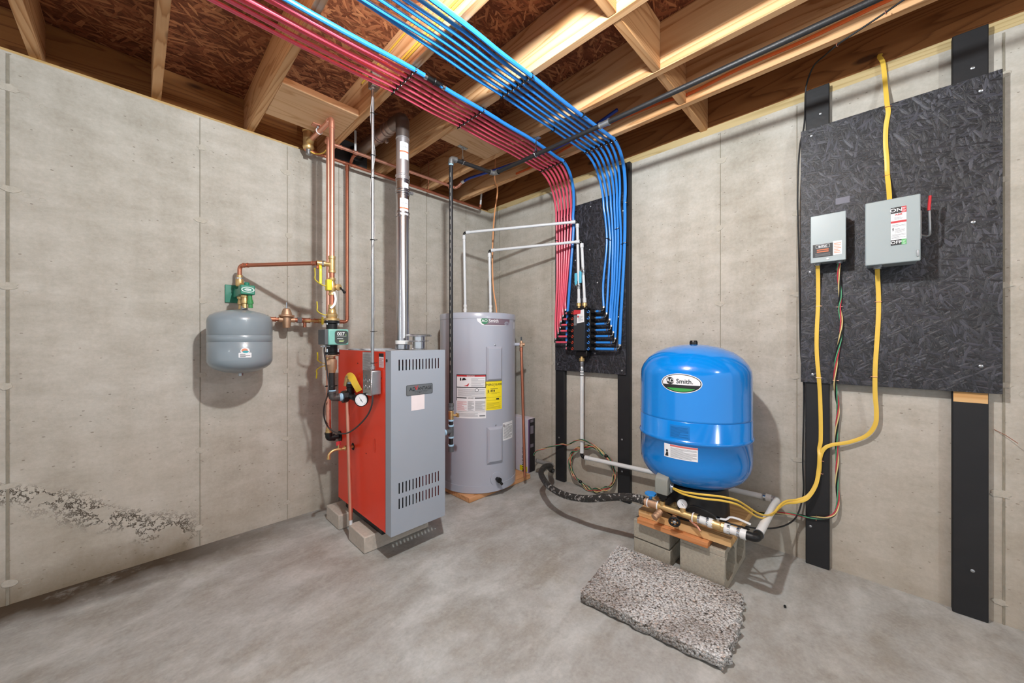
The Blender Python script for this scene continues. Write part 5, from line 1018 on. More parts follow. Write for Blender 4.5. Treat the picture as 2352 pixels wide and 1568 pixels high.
def wallties(lab, pix, wid=.011):
    t = thing('tie_strap', lab, 'tie strap', (PWX, onX(*pix[0], PWX).y, onX(*pix[0], PWX).z), 'black tie straps')
    ps = [onX(*q, PWX - .010) for q in pix]; mb = MB(); mb.tube([(p.x, p.y, p.z) for p in ps], .0026, 6, 3)
    for p in ps: mb.torus((PWX, p.y, p.z), (0, 0, 1), wid, .0022, 12, 5)
    obj('strap', mb, M['black'], t); mb = MB(); mb.sphere(ps[-1] + Vector((-.003, 0, 0)), .0038, 8, 5); obj('tie_head', mb, M['steel'], t)
wallties('black ties slanting across the red tubes just above the white pipes', [(1290, 503), (1297, 499), (1304, 495), (1311, 490), (1319, 484)])
wallties('black tie at the left edge of the red tubes between the white pipes', [(1276, 552), (1280, 552)])
wallties('black tie high on the outermost blue tube by the black post', [(1430, 466), (1438, 465)])
wallties('black tie on the two inner blue tubes', [(1392, 547), (1397, 548), (1402, 551)])
wallties('black tie on the middle blue tubes', [(1414, 526), (1419, 524)])
wallties('black tie low on the outermost blue tube', [(1428, 560), (1436, 557)])
# coupling in the long blue tube
t = thing('tube_coupling', 'black and silver splice in the single blue tube near the first row of ties', 'coupling', (-1.48, -1.158, 2.462), None)
mb = MB(); mb.cyl((-1.49, -1.159, 2.463), (-1.40, -1.159, 2.463), .0125, 12); mb.torus((-1.445, -1.159, 2.463), (1, 0, 0), .014, .004, 12, 6); obj('barrel', mb, M['black'], t)
for x in (-1.505, -1.40): mb = MB(); mb.cyl((x, -1.159, 2.463), (x + .016, -1.159, 2.463), .0145, 12); obj('crimp_ring', mb, M['steel'], t)

# ================================================================ white pipes to heater and tank
rw = .0112
def wcrimp(mb, p, d, L=.03, r=None): r = r or rw; return mb.lathe([(r * .9, 0), (r * 1.28, .0), (r * 1.28, L), (r * .9, L)], p, d, 14)
A1 = onX(1326, 509, -.100); A2 = onX(1336, 554, -.105)
def whitepipe(lab, base, topz, right, downy):
    t = thing('white_pipe', lab, 'pipe', base, 'white pipes from the water heater')
    tp = Vector((base[0] - .012, base[1], topz)); mb = MB(); b0 = Vector(base); mb.tube([b0, tp - Vector((0, 0, .02))], rw, 14); wcrimp(mb, tp - Vector((0, 0, .055)), (0, 0, 1)); obj('drop', mb, M['whitepex'], t)
    rt_ = Vector(right); d = (rt_ - tp).normalized(); mb = MB(); mb.tube(fillet([tp - Vector((0, 0, .03)), tp, tp + d * .03], .018, 6), rw * .85, 12); obj('elbow', mb, M['black'], t)
    mb = MB(); mb.tube([tp + d * .02, rt_ - d * .02], rw, 14); wcrimp(mb, tp + d * .018, d); wcrimp(mb, rt_ - d * .045, d); obj('crossing', mb, M['whitepex'], t)
    dn = Vector((-.10, downy, zb_n + .036)); mb = MB(); d2 = (dn - rt_).normalized(); mb.tube(fillet([rt_ - d * .03, rt_, rt_ + d2 * .03], .018, 6), rw * .85, 12); obj('elbow', mb, M['black'], t)
    mb = MB(); mb.tube([rt_ + d2 * .02, dn], rw, 14); wcrimp(mb, rt_ + d2 * .018, d2); wcrimp(mb, dn - d2 * .035, d2, .034); obj('riser', mb, M['whitepex'], t); return t, rt_, dn
zb_n2 = TOPZ + .078
t1, r1, dn1 = whitepipe('white pipe from the left fitting on the water heater, the higher crossing', (h1.x, h1.y, zb_n2), CAM.z + (HY - 535) / FPX * 3.0, (A1.x, A1.y, A1.z), iy0)
t2, r2, dn2 = whitepipe('white pipe from the right fitting on the water heater, the lower crossing', (h2_.x, h2_.y, zb_n2), CAM.z + (HY - 576) / FPX * 3.05, (A2.x, A2.y, A2.z), iy1)
for tt, a, b, f, lz in ((t1, r1, dn1, .78, None), (t2, r2, dn2, .49, None)):
    p = a.lerp(b, f); mb = MB(); mb.lathe([(.012, -.03), (.016, -.028), (.016, -.012), (.019, -.006), (.019, .006), (.016, .012), (.016, .028), (.012, .03)], p, (0, 0, 1), 14); vb = obj('ball_valve', mb, M['galv'], tt)
    mb = MB(); mb.lathe([(.010, 0), (.012, .004), (.012, .014)], p + Vector((-.012, 0, 0)), (-1, .3, 0), 10); hz = -1 if tt is t2 else 1; mb2 = MB(); mb2.ribbon([p + Vector((-.022, .006, 0)), p + Vector((-.026, .008, hz * .02)), p + Vector((-.024, .010, hz * .09))], .022, .005, (-1, 0, 0), 4)
    obj('stem', mb, M['steel'], vb); obj('lever_handle', mb2, P('5AB9D8', .35, name='sky_blue_vinyl'), vb, label='sky blue valve lever')
# cold supply from the blue tank up to the manifold
t = thing('white_pipe', 'white pipe rising from behind the blue tank to the bottom of the manifold', 'pipe', (-.1, yb_, .28))
zl = onX(1334, 1048, -.10).z; rwb = .0143
zt2 = mzb - .083
mb = MB(); mb.lathe([(.012, 0), (.016, .003), (.016, .035), (.013, .04), (.017, .05), (.017, .07), (.012, .075)], (-.10, yb_, zt2), (0, 0, -1), 14); obj('check_fitting', mb, M['galv'], t)
mb = MB(); mb.cyl((-.10, yb_, zl + .035), (-.10, yb_, zt2 - .075), rwb, 16); wcrimp(mb, (-.10, yb_, zl + .03), (0, 0, 1), .03, rwb * .85); obj('drop', mb, M['white'], t)
for z in (zt2 - .085, zt2 - .105): mb = MB(); mb.cyl((-.10, yb_, z), (-.10, yb_, z - .006), rwb * 1.12, 14); obj('clamp_ring', mb, M['dkgrey'], t)
c1 = onX(1785, 1147, -.085); e1_ = Vector((-.10, yb_, zl)); e2_ = Vector((c1.x, c1.y, c1.z)); d = (e2_ - e1_).normalized()
mb = MB(); mb.tube(fillet([e1_ + Vector((0, 0, .04)), e1_, e1_ + d * .04], .02, 6), .0125, 14); obj('elbow', mb, M['castiron'], t)
mb = MB(); mb.tube([e1_ + d * .035, e2_ - d * .03], .0150, 16); wcrimp(mb, e1_ + d * .03, d, .03, .0135); wcrimp(mb, e2_ - d * .055, d, .03, .0150); obj('wall_run', mb, M['white'], t)
mb = MB(); mb.cyl(e2_ - d * .062, e2_ - d * .050, .0205, 14); obj('clamp_ring', mb, M['steel'], t)
e3_ = onX(1737, 1236, -.617)
e3_ = Vector((e3_.x, e3_.y, e3_.z)); d2 = (e3_ - e2_).normalized()
mb = MB(); mb.tube(fillet([e2_ - d * .035, e2_, e2_ + d2 * .035], .02, 6), .0170, 14); obj('elbow', mb, P('B9BBBD', .35, .6, name='silver_elbow'), t)
mb = MB(); mb.tube([e2_ + d2 * .02, e3_ - d2 * .02], .0172, 18); obj('cross_run', mb, M['white'], t)
mb = MB(); mb.torus(e3_ - d2 * .045, d2, .0195, .002, 22, 6); obj('clamp_ring', mb, M['dkgrey'], t)
t = thing('tank_line', 'white pipe with clamps and brass ball valve joining the tank tee to a black elbow', 'pipe', (-.617, -2.25, .31))
d3 = Vector((0, 1, 0)); a_ = Vector((-.617, onX(1594, 1192, -.617).y, .316)); b_ = e3_
mb = MB(); mb.tube(fillet([b_ - d2 * .045, b_, b_ + (a_ - b_).normalized() * .05], .022, 8), .0185, 16); obj('elbow', mb, M['castiron'], t, label='glossy black elbow')
D3 = (a_ - b_).normalized(); Lx = (a_ - b_).length
for fa, fb, ks in ((.042, .118, (.036, .100)), (.175, Lx - .012, (.168,))):
    mb = MB(); mb.tube([b_ + D3 * fa, b_ + D3 * fb], .0174, 16)
    for f in ks: wcrimp(mb, b_ + D3 * f, D3, .022, .0170)
    obj('white_pipe_piece', mb, M['white'], t)
for f in (.062, .100, .150 + .036, Lx - .028): mb = MB(); mb.cyl(b_ + D3 * f, b_ + D3 * (f + .009), .0215, 18); mb.cbox(b_ + D3 * (f + .004) + Vector((-.012, 0, .018)), (.012, .010, .007)); obj('hose_clamp', mb, M['steel'], t)
mb = MB(); mb.lathe([(.018, 0), (.022, .001), (.022, .012), (.019, .014), (.021, .020), (.021, .036), (.022, .040), (.022, .050), (.018, .052)], b_ + D3 * .122, D3, 10); vb = obj('ball_valve', mb, M['brass'], t)
hp = b_ + D3 * .150 + Vector((.004, 0, .030))
mb = MB(); mb.cyl(hp - Vector((0, 0, .012)), hp + Vector((0, 0, .006)), .007, 8); mb.lathe([(.011, 0), (.011, .006)], hp, n=6); obj('stem_nut', mb, M['steel'], vb)
mb = MB(); mb.ribbon([hp + Vector((0, .004, .003)), hp + Vector((.01, -.028, .002)), hp + Vector((.016, -.045, .016)), hp + Vector((.02, -.075, .018)), hp + Vector((.02, -.125, .010))], .015, .006, (0, 0, 1), 5); obj('lever_handle', mb, M['white'], vb, label='white lever handle')
# ---- tank tee with switch, gauge, valves
t = thing('tank_tee', 'brass tank tee with drain valve, gauge and shutoff in front of the blue tank', 'tank tee', (-.617, -2.0, .31))
TP = lambda px, py, x=-.617: onX(px, py, x)
q0, q1 = Vector((-.617, -1.952, .318)), Vector((-.617, -2.108, .316))
mb = MB(); mb.cyl(q0, q1, .0165, 18); mb.cyl((-.617, -1.965, .318), (-.617, -1.965, .350), .014, 14); mb.cyl((-.617, -2.065, .316), (-.617, -2.065, .346), .014, 14); mb.cyl((-.600, -2.0, .316), (-.50, -2.02, .330), .016, 14); mb.lathe([(.019, 0), (.021, .002), (.021, .016)], q0, (0, 1, 0), 14); mb.lathe([(.019, 0), (.021, .002), (.021, .016)], q1, (0, -1, 0), 14); obj('tee_body', mb, M['brass'], t)
mb = MB(); mb.lathe([(.018, 0), (.023, .001), (.023, .016), (.020, .018), (.020, .054), (.022, .056), (.022, .066), (.018, .068)], (-.617, -1.876, .320), (0, -1, 0), 14); sv = obj('shutoff_valve', mb, M['bronze'], t)
for y in (-1.892, -1.944): mb = MB(); mb.torus((-.617, y, .320), (0, 1, 0), .0215, .0032, 20, 6); obj('white_ring', mb, M['paper'], t)
vp = Vector((-.612, -1.902, .362)); mb = MB(); mb.cyl(vp - Vector((0, 0, .022)), vp, .007, 10); rim = []
for k in range(24): a = 2 * math.pi * k / 24; rr_ = .027 + .0018 * math.cos(6 * a); rim.append((vp.x + rr_ * math.cos(a), vp.y + rr_ * math.sin(a)))
mb.rings([[(x, y, vp.z + .000) for x, y in rim], [(x, y, vp.z + .009) for x, y in rim]]); mb.mats = []; obj('handwheel', mb, P('2C8FE0', .3, name='blue_handwheel'), sv, label='blue handwheel')
mb = MB(); bp = Vector((-.630, -1.962, .300)); bd = Vector((-.75, .25, -.38)).normalized(); mb.lathe([(.013, 0), (.013, .012), (.017, .014), (.017, .020), (.0145, .022), (.0145, .027), (.017, .029), (.017, .034), (.0145, .036), (.0145, .041), (.017, .043), (.017, .052), (.001, .053)], bp, bd, 18); obj('drain_outlet', mb, M['bronze'], t)
mb = MB(); wp = TP(1549, 1198, -.655); wd = Vector((-.86, -.3, -.22)).normalized(); mb.cyl(wp - wd * .045, wp, .011, 12); obj('valve_stem', mb, M['bronze'], t)
mb = MB(); mb.torus(wp, wd, .0225, .0055, 28, 8); u0 = wd.orthogonal().normalized(); w0_ = wd.cross(u0)
for k in range(5): a = 2 * math.pi * k / 5; e_ = u0 * math.cos(a) + w0_ * math.sin(a); mb.cyl(wp, wp + e_ * .022, .0035, 8)
wh = obj('handwheel', mb, M['castiron'], t, label='black spoked handwheel'); mb = MB(); mb.lathe([(.009, -.004), (.009, .004), (.005, .007)], wp, wd, 12); obj('hub_screw', mb, M['steel'], wh)
mb = MB(); p = Vector((-.617, -2.122, .316)); mb.lathe([(.018, 0), (.022, .001), (.022, .014), (.016, .016), (.016, .026)], p, (0, -1, 0), 12); obj('adapter', mb, M['brass'], t)
mb = MB(); mb.torus((-.617, -2.114, .316), (0, 1, 0), .0205, .003, 20, 6); obj('white_ring', mb, M['paper'], t)
mb = MB(); mb.cyl((-.622, -2.10, .300), (-.630, -2.135, .285), .006, 8); mb.cyl((-.630, -2.135, .285), (-.634, -2.150, .270), .0045, 8); obj('small_cock', mb, M['copper'], t)
t = thing('pressure_gauge', 'round white gauge with black rim standing on the brass tank tee', 'gauge', (-.617, -2.06, .37))
gc = TP(1567, 1157); gc = Vector((gc.x, gc.y, gc.z)); gn = (CAM - gc); gn.z *= .25; gn.normalize()
gauge(t, gc, gn, .0235, M['black']); mb = MB(); mb.cyl((gc.x + .008, gc.y - .003, gc.z - .03), (-.617, -2.062, .345), .006, 10); mb.lathe([(.010, 0), (.010, .008)], (-.615, -2.062, .338), n=6); obj('stem', mb, M['brass'], t)
# switch
t = thing('pressure_switch', 'grey pressure switch with a rounded cover above the tank tee', 'pressure switch', (-.617, -1.98, .36))
s0 = TP(1502, 1090, -.655); z_t, z_b = .492, .398
Ys0, Ys1 = TP(1504, 1110, -.66).y, TP(1533, 1110, -.66).y
prof = []; xa_, xb_ = -.662, -.575
top = [(xa_, z_t - .022), (xa_ + .006, z_t - .012), (xa_ + .030, z_t), (xb_ - .030, z_t), (xb_ - .006, z_t - .010), (xb_, z_t - .022)]
mb = MB(); mb.prism([(x, Ys0, z) for x, z in [(xa_, z_b)] + top + [(xb_, z_b)]], (0, Ys1 - Ys0, 0)); obj('cover', mb, M['swgrey'], t, bevel=.004)
mb = MB(); mb.lathe([(.005, 0), (.005, .005), (.002, .008)], (-.62, (Ys0 + Ys1) / 2, z_t - .001), n=10); obj('acorn_nut', mb, M['steel'], t)
mb = MB(); mb.cyl((-.617, -1.968, .352), (-.617, -1.968, z_b), .009, 12); mb.cbox((-.617, -1.972, .385), (.050, .05, .022)); mb.cyl((-.617, -1.968, .36), (-.617, -1.968, .375), .020, 16); obj('base', mb, M['black'], t, bevel=.002, label='black switch base')
mb = MB(); cn = Vector((-.625, Ys1 - .0005, .437)); mb.torus(cn + Vector((0, -.004, 0)), (0, 1, 0), .013, .003, 18, 6); mb.cyl(cn, cn + Vector((0, -.014, -.002)), .010, 12); mb.cbox(cn + Vector((-.012, -.010, -.012)), (.008, .008, .02)); obj('cable_clamp', mb, M['galv'], t)
# ================================================================ black hose and grey sleeve
hp = []
for px, py, z in ((1480, 1150, .322), (1462, 1144, .322), (1440, 1141, .31), (1412, 1141, .29), (1385, 1143, .265), (1350, 1145, .23), (1320, 1142, .205), (1290, 1134, .195), (1262, 1117, .195), (1247, 1098, .195), (1243, 1084, .205), (1251, 1072, .215), (1264, 1070, .20)):
    p = onZ(px, py, z); hp.append((p.x, p.y, p.z))
p = onX(1271, 1082, -.01); hp += [(p.x - .04, p.y + .006, p.z + .03), (p.x, p.y, p.z)]
t = thing('supply_hose', 'thick black plastic hose looping from the wall to the brass tank tee', 'hose', (-.4, -1.2, .2))
s = NT('scuffed_hose'); s.set(.5, 0, .4); v = s.pos(); n_ = s.noise(v, 48, 4, .7)
sp = s.n('ShaderNodeSeparateXYZ'); s.l(v, sp.inputs[0]); mk = s.n('ShaderNodeMapRange', i_1=-1.12, i_2=-1.22, i_3=0., i_4=1.); s.l(sp.outputs[1], mk.inputs[0])
s.col(s.mix(s.math('MULTIPLY', s.ramp(n_, [(.55, 0.), (.62, 1.)]), s.math('MULTIPLY_ADD', mk.outputs[0], .7, .08)), '2A2826', 'B4B1AD')); s.bump(n_, .3, .002)
mb = MB(); mb.tube(hp, .0205, 16, 6); obj('hose', mb, s.m, t)
mb = MB(); q = Vector(hp[0]); mb.cyl((-.617, -1.86, .3215), (-.617, -1.880, .3205), .015, 12); obj('barb', mb, M['bronze'], t)
for yy in (-1.846, -1.862): mb = MB(); mb.cyl((-.6155, yy, .3215), (-.6165, yy - .010, .3212), .0225, 18); mb.cbox((-.630, yy - .005, .346), (.014, .012, .012)); obj('hose_clamp', mb, M['steel'], t)
t = thing('wall_sleeve', 'grey pipe sleeve poking out of the right wall with wires in its end', 'pipe sleeve', (-.03, -.8, .13))
a = onX(1270, 1068, -.0); b = onX(1231, 1057, -.12); mb = MB(); mb.tube([b, b.lerp(a, .6), a], .0175, 16); obj('sleeve', mb, P('7F7D7A', .5, name='grey_sleeve'), t)
# ================================================================ electrical boxes
t = thing('control_box', 'small grey electrical box marked emc on the large black board', 'electrical box', (-.1, -2.575, 1.55), 'grey electrical boxes')
mb = MB(); mb.box((-.138, -2.637, 1.553), (-.0505, -2.514, 1.778)); obj('enclosure', mb, M['boxgrey'], t, bevel=.004)
mb = MB(); mb.box((-.1445, -2.641, 1.549), (-.1385, -2.510, 1.7815)); bx = obj('cover', mb, M['boxgrey'], t, bevel=.004)
cc_ = onX(1902, 581, -.1445); D = Decal(planeX(-.1445, onX(1901, 581, -.1445).y, onX(1901, 581, -.1445).z), .0008)
yl_ = onX(1867, 581, -.1445).y; ym_ = onX(1913, 578, -.1445).y; yr_ = onX(1934, 576, -.1445).y; y0c = onX(1901, 581, -.1445).y; zc = onX(1901, 581, -.1445).z
za_ = onX(1890, 560, -.1445).z - zc; zb2 = onX(1890, 590, -.1445).z - zc
D.rect(y0c - yl_, zb2, y0c - ym_, za_, K, 0); D.rect(y0c - ym_ + .0005, zb2 + .004, y0c - yr_, za_ + .006, Pp, 0); um = (y0c - yl_ + y0c - ym_) / 2
D.rrect(um - .026, za_ - .019, um + .026, za_ - .003, .002, Pp, 1); D.rrect(um - .025, za_ - .018, um + .025, za_ - .004, .002, K, 2); D.text('emc', um, za_ - .0105, .020, Pp, 3); D.lines(um - .022, zb2 + .024, um + .022, za_ - .021, 2, P('D06A3A', .5, name='rust_print'), 1, .55, 5); D.lines(um - .028, zb2 + .006, um + .028, zb2 + .020, 3, G, 1, .35, 6)
D.lines(y0c - ym_ + .004, zb2 + .012, y0c - yr_ - .003, za_, 7, P('D9936F', .5, name='pale_orange_print'), 1, .45, 8); D.done('front_label', bx, 'black and white label reading emc')
mb = MB(); q = onX(1901, 594, -.1450); mb.lathe([(.005, 0), (.005, .002), (.002, .004)], q, (-1, 0, 0), 12); obj('cover_screw', mb, M['paper'], bx)
for yv in (onX(1878, 606, -.1).y, onX(1928, 600, -.1).y): mb = MB(); mb.lathe([(.016, 0), (.016, .006), (.012, .007), (.012, .012)], (-.10, yv, 1.5525), (0, 0, -1), 16); obj('cable_connector', mb, M['galv'], t)
t = thing('disconnect_switch', 'large grey safety switch with ON and OFF label and red handle', 'electrical box', (-.1, -2.79, 1.5), 'grey electrical boxes')
mb = MB(); mb.box((-.178, -2.868, 1.508), (-.0505, -2.712, 1.778)); mb.box((-.15, -2.7115, 1.54), (-.11, -2.706, 1.56)); mb.box((-.15, -2.7115, 1.725), (-.11, -2.706, 1.745)); obj('enclosure', mb, M['boxgrey'], t, bevel=.003)
mb = MB(); mb.box((-.1915, -2.874, 1.502), (-.179, -2.706, 1.7835)); bx = obj('door', mb, M['boxgrey'], t, bevel=.004)
XF = -.1915; a_l, a_r = onX(2046, 510, XF).y, onX(2082, 510, XF).y; zt_l, zb_l = onX(2064, 475, XF).z, onX(2064, 562, XF).z
wl_ = (a_l - a_r) / 2; hl_ = (zt_l - zb_l) / 2; D = Decal(planeX(XF, (a_l + a_r) / 2, (zt_l + zb_l) / 2), .0008)
D.rect(-wl_, -hl_, wl_, hl_, Pp, 0); cut = wl_ * .38
D.rect(-wl_, hl_ * .68, cut, hl_, K, 1); D.rect(cut, hl_ * .68, wl_, hl_, M['inkr'], 1); D.rect(-wl_, -hl_, cut, -hl_ * .72, K, 1); D.rect(cut, -hl_, wl_, -hl_ * .72, M['lightgreen'], 1)
D.text('ON', (-wl_ + cut) / 2, hl_ * .84, .021, Pp, 3, 1.15); D.text('OFF', (-wl_ + cut) / 2, -hl_ * .86, .018, Pp, 3, 1.1); D.lines(cut + .003, hl_ * .72, wl_ - .002, hl_ * .97, 4, Pp, 2, .3); D.lines(cut + .003, -hl_ * .97, wl_ - .002, -hl_ * .75, 4, Pp, 2, .3)
D.text('ABB', 0, hl_ * .60, .011, M['inkr'], 3, 1.1); D.lines(-wl_ * .6, hl_ * .36, wl_ * .6, hl_ * .50, 3, G, 1, .3); D.rect(-wl_, hl_ * .17, wl_, hl_ * .28, M['inkr'], 1); D.lines(-wl_ * .9, -hl_ * .02, wl_ * .9, hl_ * .12, 3, G, 1, .3, 2); D.lines(-wl_ * .5, -hl_ * .35, wl_ * .8, -hl_ * .1, 5, G, 1, .3, 3); D.poly([(-wl_ * .75, -hl_ * .08), (-wl_ * .62, -hl_ * .08), (-wl_ * .68, -hl_ * .16), (-wl_ * .6, -hl_ * .17), (-wl_ * .76, -hl_ * .29), (-wl_ * .72, -hl_ * .19), (-wl_ * .8, -hl_ * .19)], K, 2); D.lines(-wl_ * .9, -hl_ * .66, wl_ * .9, -hl_ * .4, 5, G, 1, .3, 4)
D.done('safety_label', bx, 'tall label reading ON, ABB and OFF')
mb = MB(); q = onX(2108, 581, XF); mb.box((XF - .004, q.y - .003, q.z - .014), (XF, q.y + .003, q.z + .014)); obj('hasp', mb, M['galv'], bx, bevel=.001)
hy = -2.879
mb = MB(); mb.box((-.155, hy, 1.60), (-.10, hy + .0045, 1.72)); mb.tube([(-.13, hy, 1.62), (-.135, hy - .022, 1.612), (-.148, hy - .024, 1.64), (-.150, hy - .022, 1.73)], .004, 8, 4); hd = obj('handle', mb, M['galv'], t)
mb = MB(); mb.ribbon([(-.150, hy - .021, 1.715), (-.152, hy - .022, 1.74), (-.156, hy - .024, 1.775)], .018, .010, (0, -1, 0), 5); obj('red_grip', mb, P('C0282E', .3, name='red_grip'), hd, label='red grip')
mb = MB(); q = onX(2015, 614, -.11); mb.lathe([(.019, 0), (.019, .006), (.014, .007), (.014, .014)], (-.11, q.y, 1.5075), (0, 0, -1), 16); obj('cable_connector', mb, M['galv'], t)
# ================================================================ cables
TAPER = lambda f: .0165 if f < .52 else (.0165 - (f - .52) / .1 * .008 if f < .62 else .0085)
def cable(name, lab, cat, pts, m, w_=.0165, th=.006, nrm=(-1, 0, 0), staples=(), grp=None, round_=None):
    t = thing(name, lab, cat, pts[0], grp); mb = MB()
    if round_: mb.tube(pts, round_, 8, 6)
    else: mb.ribbon(pts, w_, th, nrm, 6)
    obj('cable', mb, m, t)
    if callable(w_): w_ = w_(0)
    for p, d in staples:
        p = Vector(p); d = Vector(d).normalized(); h = (w_ if not round_ else 2 * round_) / 2 + .003; o_ = Vector((-(th if not round_ else round_ * 2) - .0015, 0, 0))
        mb = MB(); mb.tube([p - d * h + Vector((.003, 0, 0)), p - d * h + o_, p + d * h + o_, p + d * h + Vector((.003, 0, 0))], .0011, 6); obj('staple', mb, M['copper'], t)
    return t
def W(px, py, x=-.054): p = onX(px, py, x); return (p.x, p.y, p.z)
ydr = W(2015, 614, -.11)[1]
cable('power_cable', 'yellow flat cable from the rim board down into the top of the safety switch', 'cable',
      [(.015, -2.758, 2.545), W(2020, 131, -.002), W(2028, 145, -.012), W(2033, 190, -.02), W(2037, 235, -.045), W(2040, 258), W(2035, 290), W(2034, 330), W(2037, 370), W(2038, 400), W(2042, 440, -.09), W(2043, 463, -.12)], M['cable'], staples=[(W(2040, 246, -.051), (0, 1, .1)), (W(2036, 404, -.051), (0, 1, 0))], grp='yellow cables')
com = lambda o: [W(1884, 1050, -.048), W(1882, 1080, -.048), W(1873 + o * .3, 1113 + o * .3, -.06), W(1855, 1138 + o, -.085), W(1830, 1147 + o, -.12), W(1806, 1150 + o, -.17), W(1790, 1161 + o, -.235), W(1778, 1176 + o * .6, -.31)]
def tail(o): return [W(1760, 1183 + o * .7, -.40), W(1738, 1177 + o, -.47), W(1712, 1160 + o, -.54), W(1690, 1148 + o, -.60), W(1655, 1140 + o, -.64), TP(1610, 1135 + o, -.67), TP(1570, 1129 + o * .6, -.66), tuple(cn + Vector((0, -.012, -.004 - o * .0003)))]
cable('power_cable', 'yellow flat cable from the safety switch curving left to the pressure switch', 'cable',
      [(-.11, ydr, 1.495), W(2016, 640, -.07), W(2018, 690), W(2017, 740), W(2013, 800), W(2010, 850), W(2010, 905, -.048), W(2013, 945, -.04), W(2010, 975, -.036), W(1990, 1000, -.03), W(1950, 1015, -.03), W(1912, 1021, -.04), W(1893, 1030, -.048)] + com(0) + tail(0), M['cable'], w_=TAPER,
      staples=[(W(2017, 693, -.051), (0, 1, 0)), (W(2008, 865, -.051), (0, 1, 0))], grp='yellow cables')
cable('power_cable', 'yellow flat cable from the small box straight down beside the other', 'cable',
      [(-.10, W(1878, 606, -.1)[1], 1.542), W(1879, 640, -.07), W(1879, 700), W(1876, 760), W(1876, 810), W(1880, 860), W(1883, 900, -.042), W(1885, 960, -.041), W(1885, 1010, -.041), W(1882, 1030, -.041)] + [tuple(Vector(p) + Vector((-.009, .002, .002))) for p in com(6)] + tail(9), M['cable'], w_=TAPER,
      staples=[(W(1881, 703, -.051), (0, 1, 0)), (W(1881, 867, -.051), (0, 1, 0)), (W(1886, 1057, -.050), (0, 1, 0)), (W(1884, 1086, -.050), (0, 1, .1))], grp='yellow cables')
def twist(name, lab, pts, pitch=.24, R_=.0042, r=.0027, staples=(), loops=None):
    t = thing(name, lab, 'wire', pts[0]); c = catmull([Vector(p) for p in pts], 10); L = [0]
    for i in range(1, len(c)): L.append(L[-1] + (c[i] - c[i - 1]).length)
    fr_ = []; prev = None
    for i in range(len(c)):
        d = (c[min(i + 1, len(c) - 1)] - c[max(i - 1, 0)]).normalized(); u = d.orthogonal().normalized() if prev is None else (prev - d * prev.dot(d)).normalized(); prev = u; fr_.append((u, d.cross(u)))
    for k, (m, lb) in enumerate(((M['wred'], 'red wire'), (M['wgreen'], 'green wire'), (M['black'], 'black wire'), (M['wyel'], 'pale yellow wire'))):
        mb = MB(); mb.tube([c[i] + (fr_[i][0] * math.cos(L[i] / pitch * 6.283 + k * 1.571) + fr_[i][1] * math.sin(L[i] / pitch * 6.283 + k * 1.571)) * R_ for i in range(len(c))], r, 6); obj('wire', mb, m, t, label=lb)
    for p, d in staples:
        p = Vector(p); d = Vector(d).normalized(); mb = MB(); mb.tube([p - d * .011 + Vector((.006, 0, 0)), p - d * .011 + Vector((-.010, 0, 0)), p + d * .011 + Vector((-.010, 0, 0)), p + d * .011 + Vector((.006, 0, 0))], .0012, 6); obj('staple', mb, M['copper'], t)
twist('twisted_wire', 'twisted red, green, black and yellow wires from the small box to the floor', [(-.10, W(1928, 600, -.1)[1], 1.545), W(1926, 625, -.075), W(1930, 680, -.062), W(1928, 705, -.060), W(1933, 740, -.062), W(1931, 770, -.062), W(1922, 820, -.062), W(1918, 870, -.060), W(1920, 900, -.05), W(1925, 940, -.03), W(1921, 1000, -.02), W(1923, 1060, -.02), W(1922, 1110, -.02), W(1925, 1150, -.025), W(1918, 1178, -.04), W(1900, 1189, -.05), W(1875, 1189, -.050), W(1855, 1187, -.050), W(1820, 1180, -.04), W(1790, 1178, -.03), W(1760, 1178, -.03), W(1720, 1176, -.03), W(1690, 1172, -.03)],
      staples=[(W(1929, 705, -.052), (0, 1, 0)), (W(1920, 873, -.052), (0, 1, 0)), (W(1875, 1189, -.041), (0, 0, 1))])
coil = []
for k in range(66):
    a = math.radians(60 - k * 22.5); j = .5 + .5 * math.sin(k * 1.7); rx_, rz_ = .185 + .022 * j, .160 + .016 * math.sin(k * 2.3)
    coil.append((-.045 - .018 * (k % 7) / 7, -1.193 - rx_ * math.cos(a), max(.185 + rz_ * math.sin(a), .012)))
lead = [W(1226, 1046, -.14), W(1232, 1036, -.13), W(1260, 1027, -.10), W(1290, 1020, -.06), W(1305, 1021, -.055), W(1320, 1013, -.09), W(1337, 1010, -.125), W(1360, 1020, -.06)]
twist('wire_coil', 'coil of twisted red, green, black and yellow wire against the right wall', lead + coil, .2, .0036, .0024)
for (px, py, lab) in ((1392, 1047, 'black tape knot at the upper right of the wire coil'), (1333, 1106, 'black tape knot at the lower left of the wire coil')):
    mb = MB(); p = onX(px, py, -.055); mb.sphere(p, .013, 10, 6, (1, 1.2, 1)); mb.cyl(p, p + Vector((-.01, -.02, .008)), .004, 6); tag(obj('tape_knot', mb, M['black']), lab, 'tape', 'black tape knots on the coil')
